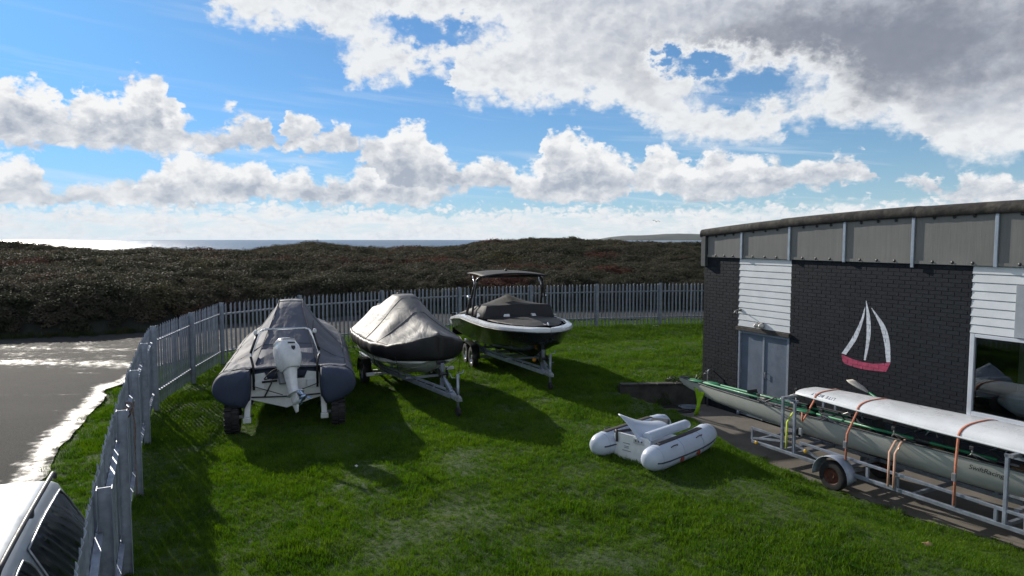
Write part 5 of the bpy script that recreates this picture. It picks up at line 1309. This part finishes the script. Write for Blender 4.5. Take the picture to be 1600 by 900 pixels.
# grey-hulled boat, keel down in the cradles
grey_hull = M('grey-green gelcoat', (.44, .46, .43), .38, 0, .08, 1.2, .03, 20, coat=.15)
inner_m = M('dark slate deck', (.040, .048, .075), .55, 0, .2, 3)
G5 = empty('rowing_boat', tuple(O5), a5, 'long grey-hulled rowing boat with green oars, keel down on the rack trailer', 'rowing boat')
YC = .60; GX0, GX1 = -4.55, 6.1
def g_half(x): return interp(x, [GX0, -4.2, -3.5, -2.4, -1, 1.2, 3.0, 4.6, GX1], [.02, .075, .155, .26, .36, .40, .37, .26, .06])
def g_top(x): return interp(x, [GX0, -3.2, -1, 1, 3.5, GX1], [1.06, 1.04, 1.055, 1.075, 1.09, 1.14])
def g_keel(x): return interp(x, [GX0, -4.3, -3.3, -1.5, 1.5, 4, GX1], [.98, .86, .72, .63, .61, .66, .95])
def g_sec(x, n=12):
    b, zt_, zk = g_half(x), g_top(x), g_keel(x); o = []
    for k in range(n + 1):
        a = pi / 2 * k / n; o.append((b * cos(a) ** .62, zt_ - (zt_ - zk) * sin(a) ** 1.25))
    return o
def g_full(x, s): return [(x, YC + s * y, z) for y, z in g_sec(x)]
secs = []
for x in np.linspace(GX0, GX1, 60):
    h = g_sec(x); secs.append([(x, YC - y, z) for y, z in h] + [(x, YC + y, z) for y, z in reversed(h[:-1])])
gh = MB().loft(secs).build('hull', grey_hull, G5, True)
secs = []
for x in np.linspace(GX0 + .05, GX1 - .05, 60):
    b, zt_ = max(g_half(x) - .018, .008), g_top(x); dp = interp(x, [GX0, -2.3, -1.6, 4, 5, GX1], [.012, .02, .16, .16, .02, .012])
    secs.append([(x, YC - b, zt_ - .006), (x, YC - b * .86, zt_ - dp), (x, YC + b * .86, zt_ - dp), (x, YC + b, zt_ - .006)])
MB().loft(secs).build('deck', inner_m, G5, smooth=40)
for s in (1, -1): MB().tube([(x, YC + s * (g_half(x) + .004), g_top(x) + .004) for x in np.linspace(GX0 + .02, GX1 - .02, 50)], .014, 6).build('gunwale', M('dark gunwale', (.06, .065, .07), .6), G5, True)
lime = M('lime plastic', (.20, .62, .03), .45, 0, .1, 8)
MB().lathe([(0, .0), (.075, .0), (.08, .012), (.05, .03), (0, .034)], (-4.12, YC - .0, 1.055), (0, 0, 1), 20).build('bow_ball', lime, G5, True)
# riggers, stretchers and seats
rig_m = M('worn rigger alloy', (.42, .42, .42), .45, .7, .2, 12); wood = M('weathered wood', (.25, .15, .08), .7, 0, .25, 12)
for k, x in enumerate((-1.75, -.35, .95, 2.1, 3.25)):
    rg = MB(); z = g_top(x)
    for s in (1, -1):
        rg.tube([(x - .18, YC + s * .28, z + .0), (x, YC + s * .52, z + .12), (x + .20, YC + s * .28, z + .0)], .012, 7); rg.tube([(x, YC + s * .30, z - .02), (x, YC + s * .52, z + .12), (x, YC + s * .52, z + .20)], .011, 7)
    rig = rg.build('rigger', rig_m, G5, True)
    for s in (1, -1): MB().box((x, YC + s * .52, z + .20), (.06, .045, .06)).build('rowlock', dark_plastic, rig, bevel=.01)
    st = MB().box((x + .42, YC, z - .05), (.24, .26, .03)).build('seat', wood, G5, bevel=.01)
    MB().loft([[(x - .55 - .1 * t, YC - .13, z - .10 + .22 * t), (x - .55 - .1 * t, YC + .13, z - .10 + .22 * t)] for t in (0, .5, 1)]).build('foot_stretcher', dark_plastic, G5, solid=.02)
    MB().bar((x - .3, YC - .20, z + .015), (x + .45, YC - .22, z + .03), .025, .025).build('seat_track', rig_m, G5); MB().tube([(x - .1, YC - .25, z + .01), (x + .05, YC - .12, z + .12), (x + .25, YC - .2, z + .02)], .014, 6).build('footstrap', dark_plastic, G5, True)
# lettering on the hull
def on_hull(secf, x, arc, side, off=.004):
    h = secf(x); P = [Vector((0, y, z)) for y, z in h]; L = 0
    for i in range(len(P) - 1):
        l = (P[i + 1] - P[i]).length
        if L + l >= arc or i == len(P) - 2:
            q = P[i].lerp(P[i + 1], min(1.5, (arc - L) / max(l, 1e-6))); t = (P[i + 1] - P[i]).normalized(); nn = Vector((0, -t.z, t.y)); nn = nn if nn.y > 0 else -nn
            q = q + nn * off; return (x, YC + side * q.y, q.z)
        L += l
ink = M('black ink lettering', (.02, .02, .022), .5); inkb = M('navy lettering', (.03, .05, .12), .4)
me = textmesh('SwiftRacing', .105, .3, .95)
for v in me.vertices: v.co = on_hull(g_sec, 1.98 + v.co.x, .15 - v.co.y + .03 * v.co.x, -1)
me.materials.append(ink); link('lettering', me, G5)
# pennant of lime cloth under the bow, lashed to the hull
pm = M('lime flag cloth', (.42, .72, .02), .8, 0, .12, 6, trans=.35)
x_ = -3.95; wp = Vector((x_, YC - .12, .90))
secs = []
for t in np.linspace(0, 1, 10): secs.append([(x_ + .02 + (.30 * (1 - t) ** .8 + .03) * u + .05 * t, YC - .11 + .05 * sin(4 * u + 3 * t) * (.4 + t), .94 - .62 * t - .06 * u * (1 - t)) for u in np.linspace(0, 1, 7)])
FL = tag(link('flag', MB().loft(secs).mesh('flag', pm, True)), 'bright lime cloth pennant hanging under the bow of the grey rowing boat', 'flag'); FL.location = O5; FL.rotation_euler = (0, 0, a5)
md = FL.modifiers.new('s', 'SOLIDIFY'); md.thickness = .004
# green oars laid in the boat
gsh = M('green oar sleeve', (.02, .20, .09), .45, 0, .12, 8)
def oar(p, q, label, blade=None, blade_m=None):
    p, q = Vector(p), Vector(q); d = (q - p).normalized(); s = d.cross(Vector((0, 0, 1))).normalized()
    t = empty('oar', tuple(O5), a5, label, 'oar', 'oars with the rowing boats')
    MB().tube([p, p.lerp(q, .5), q], [.021, .026, .022], 10).build('shaft', gsh, t, True); MB().tube([p.lerp(q, .60), p.lerp(q, .68)], .036, 12).build('collar', dark_plastic, t, True)
    MB().tube([q, q + d * .14], .018, 8).build('grip', dark_plastic, t, True)
    u = s.cross(d)
    bl = MB().loft([[p - d * (.45 * k) + s * w * v + u * .03 * (1 - v * v) * sin(pi * k) for v in (-1, -.5, 0, .5, 1)] for k, w in ((0, .02), (.15, .05), (.4, .095), (.8, .11), (1, .08))]).build('blade', blade_m or white_paint, t, True, solid=.008)
    return t
oar((-3.7, YC - .07, 1.075), (-.9, YC - .20, 1.105), 'green-shafted oar lying nearest along the grey rowing boat', None, gsh)
oar((-3.3, YC + .05, 1.085), (-.2, YC - .02, 1.12), 'green-shafted oar lying on the far side of the bow deck', None, gsh)
oar((-.62, YC - .30, 1.115), (2.3, YC - .26, 1.13), 'green-shafted oar lying under the upturned white hull', None, gsh)
oar((-.42, YC + .82, 1.42), (1.2, YC + .72, .80), 'pale-bladed oar sticking up behind the upturned white hull', None, M('pale oar blade', (.55, .52, .46), .5))

# white boat, keel up on the rack
U5 = empty('upturned_rowing_boat', tuple(O5), a5, 'white rowing boat lying keel up on top of the rack trailer', 'rowing boat')
UX0, UX1 = -1.05, 6.3; YU = .60
def u_half(x): return interp(x, [UX0, -.7, .3, 1.6, 3.2, 5, UX1], [.34, .38, .46, .53, .55, .45, .1])
def u_keel(x): return interp(x, [UX0, -.6, .6, 2.5, 5, UX1], [1.475, 1.51, 1.54, 1.56, 1.545, 1.45])
def u_rim(x): return interp(x, [UX0, 0, 3, UX1], [1.405, 1.395, 1.39, 1.39])
def u_sec(x, n=14):
    b, zk, zr = u_half(x), u_keel(x), u_rim(x); o = []
    for k in range(n + 1):
        a = pi / 2 * k / n; o.append((b * cos(a) ** .72, zr + (zk - zr) * sin(a) ** .85))
    return o
secs = []
for x in np.linspace(UX0, UX1, 46):
    h = u_sec(x); secs.append([(x, YU - y, z) for y, z in h] + [(x, YU + y, z) for y, z in reversed(h[:-1])])
MB().loft(secs, cap0=True, cap1=True).build('hull', white_gel, U5, smooth=50)
for s in (1, -1): MB().tube([(x, YU + s * (u_half(x) + .006), u_rim(x) + .004) for x in np.linspace(UX0 + .01, UX1 - .1, 30)], .016, 6).build('gunwale', white_paint, U5, True)
me = textmesh('LITE BOAT', .095, 0, 1.15)
xw = max(v.co.x for v in me.vertices)
def u_on(x, arc): 
    h = u_sec(x); P = [Vector((0, y, z)) for y, z in h]; L = 0
    for i in range(len(P) - 1):
        l = (P[i + 1] - P[i]).length
        if L + l >= arc:
            q = P[i].lerp(P[i + 1], (arc - L) / l); t = (P[i + 1] - P[i]).normalized(); q += Vector((0, abs(t.z), abs(t.y))) * .004; return (x, YU - q.y, q.z)
        L += l
for v in me.vertices: v.co = u_on(-.72 + (xw - v.co.x), .125 - v.co.y)
me.materials.append(inkb); link('lettering', me, U5)
# webbing straps over both boats
def strap(x, label, lo=.60, over=True, tail=0., m_=orange_strap):
    t = empty('ratchet_strap', tuple(O5), a5, label, 'strap', 'orange ratchet straps holding the boats')
    if over:
        h = [(y, z) for y, z in u_sec(x)]; ring = [(YU - y - .004 if i < 3 else YU - y, z + .006) for i, (y, z) in enumerate(h)] + [(YU + y, z + .006) for y, z in reversed(h[:-1])]
        near = [(.02, lo)] + [(YU - u_half(x) - .012, u_rim(x) - .02)]
        path = [(x + tail, *near[0]), (x + tail * .9, .02, 1.0), (x, *near[1])] + [(x, y, z) for y, z in ring] + [(x, YU + u_half(x) + .01, u_rim(x) - .02), (x, 1.2, lo)]
    else: path = [(x, .015, lo), (x, .02, .9), (x, .16, 1.06), (x, .30, 1.10)]
    mb = MB(); w = .019
    mb.loft([[(p[0] - w, p[1], p[2]), (p[0] + w, p[1], p[2])] for p in path]).build('webbing', m_, t, True, solid=.005)
    if over: MB().box((x + tail, -.005, .82), (.06, .03, .12)).build('ratchet', galv_d, t, bevel=.006)
    return t
strap(-.60, 'orange strap over the white hull end near its lettering, left of the wheel', 1.16, True, -.10)
strap(.28, 'orange strap over the white hull just right of the trailer wheel', .56, True, -.10)
strap(1.92, 'orange strap over the white hull near the handwriting on the grey boat', .40, True, 0.)
st_f = M('faded orange webbing', (.55, .33, .24), .85)
strap(.93, 'faded short strap holding only the grey boat to the trailer', .36, False, 0., st_f); strap(1.02, 'second faded short strap beside the first on the grey boat', .36, False, 0., st_f)
ylw = M('lime-yellow webbing', (.50, .60, .05), .8); strap(XF + .13, 'lime-yellow strap between the front uprights of the rack trailer', .42, False, 0., ylw)

# ------------------------------------------------------------------ parked car, rear away from the camera
car_m = M('silver car paint', (.36, .40, .44), .42, .25, .04, 2, coat=.25); trim_m = M('satin trim', (.5, .52, .55), .38, .7); car_gl = M('tinted car glass', (.012, .016, .017), .06, 0, .1, 2, spec=.8)
fwd = Vector((.425, -.905, 0)); CAR = empty('parked_car', (-4.76, 6.02, .03), atan2(fwd.y, fwd.x), 'silver estate car with roof rails parked outside the fence', 'car')
def car_sec(x):
    """half section, local +x towards the nose; returns (y, z) from sill to roof centre"""
    belt_y = interp(x, [0, .12, .5, 2.6, 3.9, 4.35, 4.5], [.76, .84, .87, .90, .86, .74, .6]); belt = interp(x, [0, .5, 2.8, 4.1, 4.5], [.97, .96, .94, .90, .72]); roof = interp(x, [0, .10, .22, .45, 1.2, 2.1, 2.75, 3.35, 3.9, 4.35, 4.5], [1.05, 1.32, 1.50, 1.565, 1.60, 1.57, 1.46, 1.06, 1.0, .86, .70])
    ry = interp(x, [0, .12, .3, 2.6, 3.35, 4.5], [.60, .58, .60, .61, .70, .5]); roof = max(roof, belt + .015)
    h = [(belt_y * .93, .22), (belt_y * 1.0, .34), (belt_y * 1.015, .62), (belt_y * 1.0, belt - .10), (belt_y * .975, belt)]
    h += [(belt_y * .975 + (ry - belt_y * .975) * t, belt + (roof - .045 - belt) * t ** .93) for t in (.25, .5, .75, 1)]
    h += [(ry * .93, roof - .018), (ry * .8, roof - .004), (ry * .5, roof + .008), (0, roof + .015)]
    return h
xs = [0, .03, .08, .14, .22, .32, .45, .7, 1.0, 1.4, 1.8, 2.2, 2.6, 2.9, 3.15, 3.35, 3.6, 3.9, 4.15, 4.35, 4.46, 4.5]
secs = []
for x in xs: h = car_sec(x); secs.append([(x, y, z) for y, z in h] + [(x, -y, z) for y, z in reversed(h[:-1])])
body = MB().loft(secs, cap0=True, cap1=True).build('body', car_m, CAR, smooth=40)
def side_pt(x, t, s, off):
    h = car_sec(x); a = h[4:9]; q = t * 4; i = min(int(q), 3); f = q - i; y = a[i][0] + (a[i + 1][0] - a[i][0]) * f; z = a[i][1] + (a[i + 1][1] - a[i][1]) * f
    return (x, s * (y + off), z)
def car_window(s, x0, x1, slant0, slant1):
    def xx(f, t): a = x0 + slant0 * t + .10 * (max(0, t - .7) / .3) ** 2 * (1 if slant0 > 0 else 0); b = x1 + slant1 * t; return a + (b - a) * f
    g = MB().loft([[side_pt(xx(f, t), .10 + .80 * t, s, .008) for t in np.linspace(0, 1, 9)] for f in np.linspace(0, 1, 13)]).build('side_window', car_gl, CAR, True)
    rim = [side_pt(xx(0, t), .10 + .80 * t, s, .012) for t in np.linspace(0, 1, 9)] + [side_pt(xx(f, 1), .90, s, .012) for f in np.linspace(0, 1, 9)[1:]] + [side_pt(xx(1, t), .10 + .80 * t, s, .012) for t in np.linspace(1, 0, 9)[1:]] + [side_pt(xx(f, 0), .10, s, .012) for f in np.linspace(1, 0, 9)[1:-1]]
    MB().tube(rim, .008, 6, closed=True).build('window_trim', trim_m, g, True)
for s in (1, -1):
    car_window(s, .20, 1.75, .14, .02); car_window(s, 1.83, 2.20, .02, 0); car_window(s, 2.28, 3.22, 0, -.52)
    rail = smoothline([(.42, s * .60, 1.575), (.50, s * .605, 1.635), (.70, s * .61, 1.655), (1.6, s * .615, 1.66), (2.3, s * .61, 1.63), (2.42, s * .60, 1.585)], 5)
    MB().tube(rail, .019, 8).build('roof_rail', dark_plastic, CAR, True); MB().box((1.45, s * .612, 1.625), (.05, .03, .06)).build('rail_foot', dark_plastic, CAR, bevel=.008)
    for x in (1.18, 2.12): MB().tube(smoothline([(x + .02, s * .905, .90), (x + .04, s * .945, .905), (x + .18, s * .945, .905), (x + .20, s * .905, .90)], 4), .014, 7).build('door_handle', trim_m, CAR, True)
    MB().lathe([(0, 0), (.05, 0), (.055, .012), (.03, .02), (0, .02)], (.30, s * .862, .96), (-.35, s * 1, .15), 14).build('fuel_cap', chrome, CAR, True)
    tl = MB().loft([[(x, s * (interp(x, [0, .12, .26], [.66, .80, .845]) + .006), z) for z in (.50, .62, .74, .86)] for x in (.0, .05, .10, .15)]).build('tail_light', lamp_r, CAR, True, solid=.01)
    for x in (.85, 3.55):
        wheel(CAR, (x, s * .80, .32), (0, s, 0), .32, .20, M('alloy rim', (.5, .52, .54), .3, .9))
    MB().box((2.9, s * 1.0, 1.02), (.12, .18, .12)).build('door_mirror', car_m, CAR, bevel=.03)
MB().loft([[(.075 + (z - 1.1) * .36 - .012, y * (1 - .08 * (z - 1.08)), z) for y in np.linspace(-.56, .56, 9)] for z in np.linspace(1.08, 1.46, 5)]).build('rear_window', car_gl, CAR, True)
MB().loft([[(3.30 - .60 * t + .03, y * (.70 - .1 * t), 1.08 + .39 * t) for y in np.linspace(-1, 1, 9)] for t in np.linspace(0, 1, 5)]).build('windscreen', car_gl, CAR, True)
MB().box((-.02, 0, .46), (.14, 1.5, .22)).build('rear_bumper', car_m, CAR, bevel=.04); MB().box((4.46, 0, .44), (.16, 1.3, .24)).build('front_bumper', car_m, CAR, bevel=.05)

# ------------------------------------------------------------------ small things
tag(link('gull', MB().loft([[(x, y * w, z) for y, z in ((-1, .25), (-.5, .42), (0, .1), (.5, .42), (1, .25))] for x, w in ((-.18, .9), (0, 1.05), (.2, .7))]).loft([[(x, r * cos(a), .08 + r * sin(a)) for a in np.linspace(0, 2 * pi, 9)[:-1]] for x, r in ((-.5, .02), (-.2, .09), (.2, .1), (.42, .05), (.5, .01))], closed=True).mesh('gull', M('gull grey', (.12, .12, .13), .7), True), None, tuple(ray(1025, 347) * (62 / ray(1025, 347).y) + Vector((0, 0, CAM_H))), (.2, .1, 1.2), (.38, .38, .38)), 'tiny dark gull flying low over the bank in the sky', 'bird')
lit_m = M('litter white', (.6, .6, .58), .7)
def scrap(u, v, s, label, m_, cat, nm, z=None):
    p = gp(u, v, 0); p.z = float(lawn_z(p.x, p.y)) + .05 * 1
    secs = [[(s * x, s * y, s * (.25 * fbm(x * 3, y * 3, u) + .12 * abs(x))) for y in np.linspace(-.5, .5, 5)] for x in np.linspace(-.8, .8, 6)]
    o = link(nm, MB().loft(secs).mesh(nm, m_, True), None, tuple(p), (.2, .1, u * .1)); md = o.modifiers.new('s', 'SOLIDIFY'); md.thickness = .006
    return tag(o, label, cat)
scrap(557, 731, .035, 'scrap of white litter on the grass below the covered boats', lit_m, 'litter', 'litter_scrap')
scrap(1025, 511, .16, 'pale stone lying in the grass by the far fence', lit_m, 'stone', 'pale_stone')
scrap(1449, 848, .07, 'curled dry brown leaf on the grass before the rack trailer', M('dry leaf', (.30, .19, .10), .8), 'leaf', 'dry_leaf')

# ------------------------------------------------------------------ sea air
hm = bpy.data.materials.new('sea haze'); hm.use_nodes = True; T = NT(hm.node_tree); T.n.clear()
pv = T.node('ShaderNodeVolumePrincipled'); pv.inputs['Color'].default_value = (.72, .84, 1.0, 1); pv.inputs['Density'].default_value = 1.3e-5; pv.inputs['Anisotropy'].default_value = .2
T.l.new(pv.outputs[0], T.node('ShaderNodeOutputMaterial').inputs['Volume'])
hz = link('haze', MB().box((0, 8000, 60), (34000, 17000, 134)).mesh('haze', hm)); tag(hz, 'thin bluish sea haze over the whole bay', 'haze', kind='stuff')
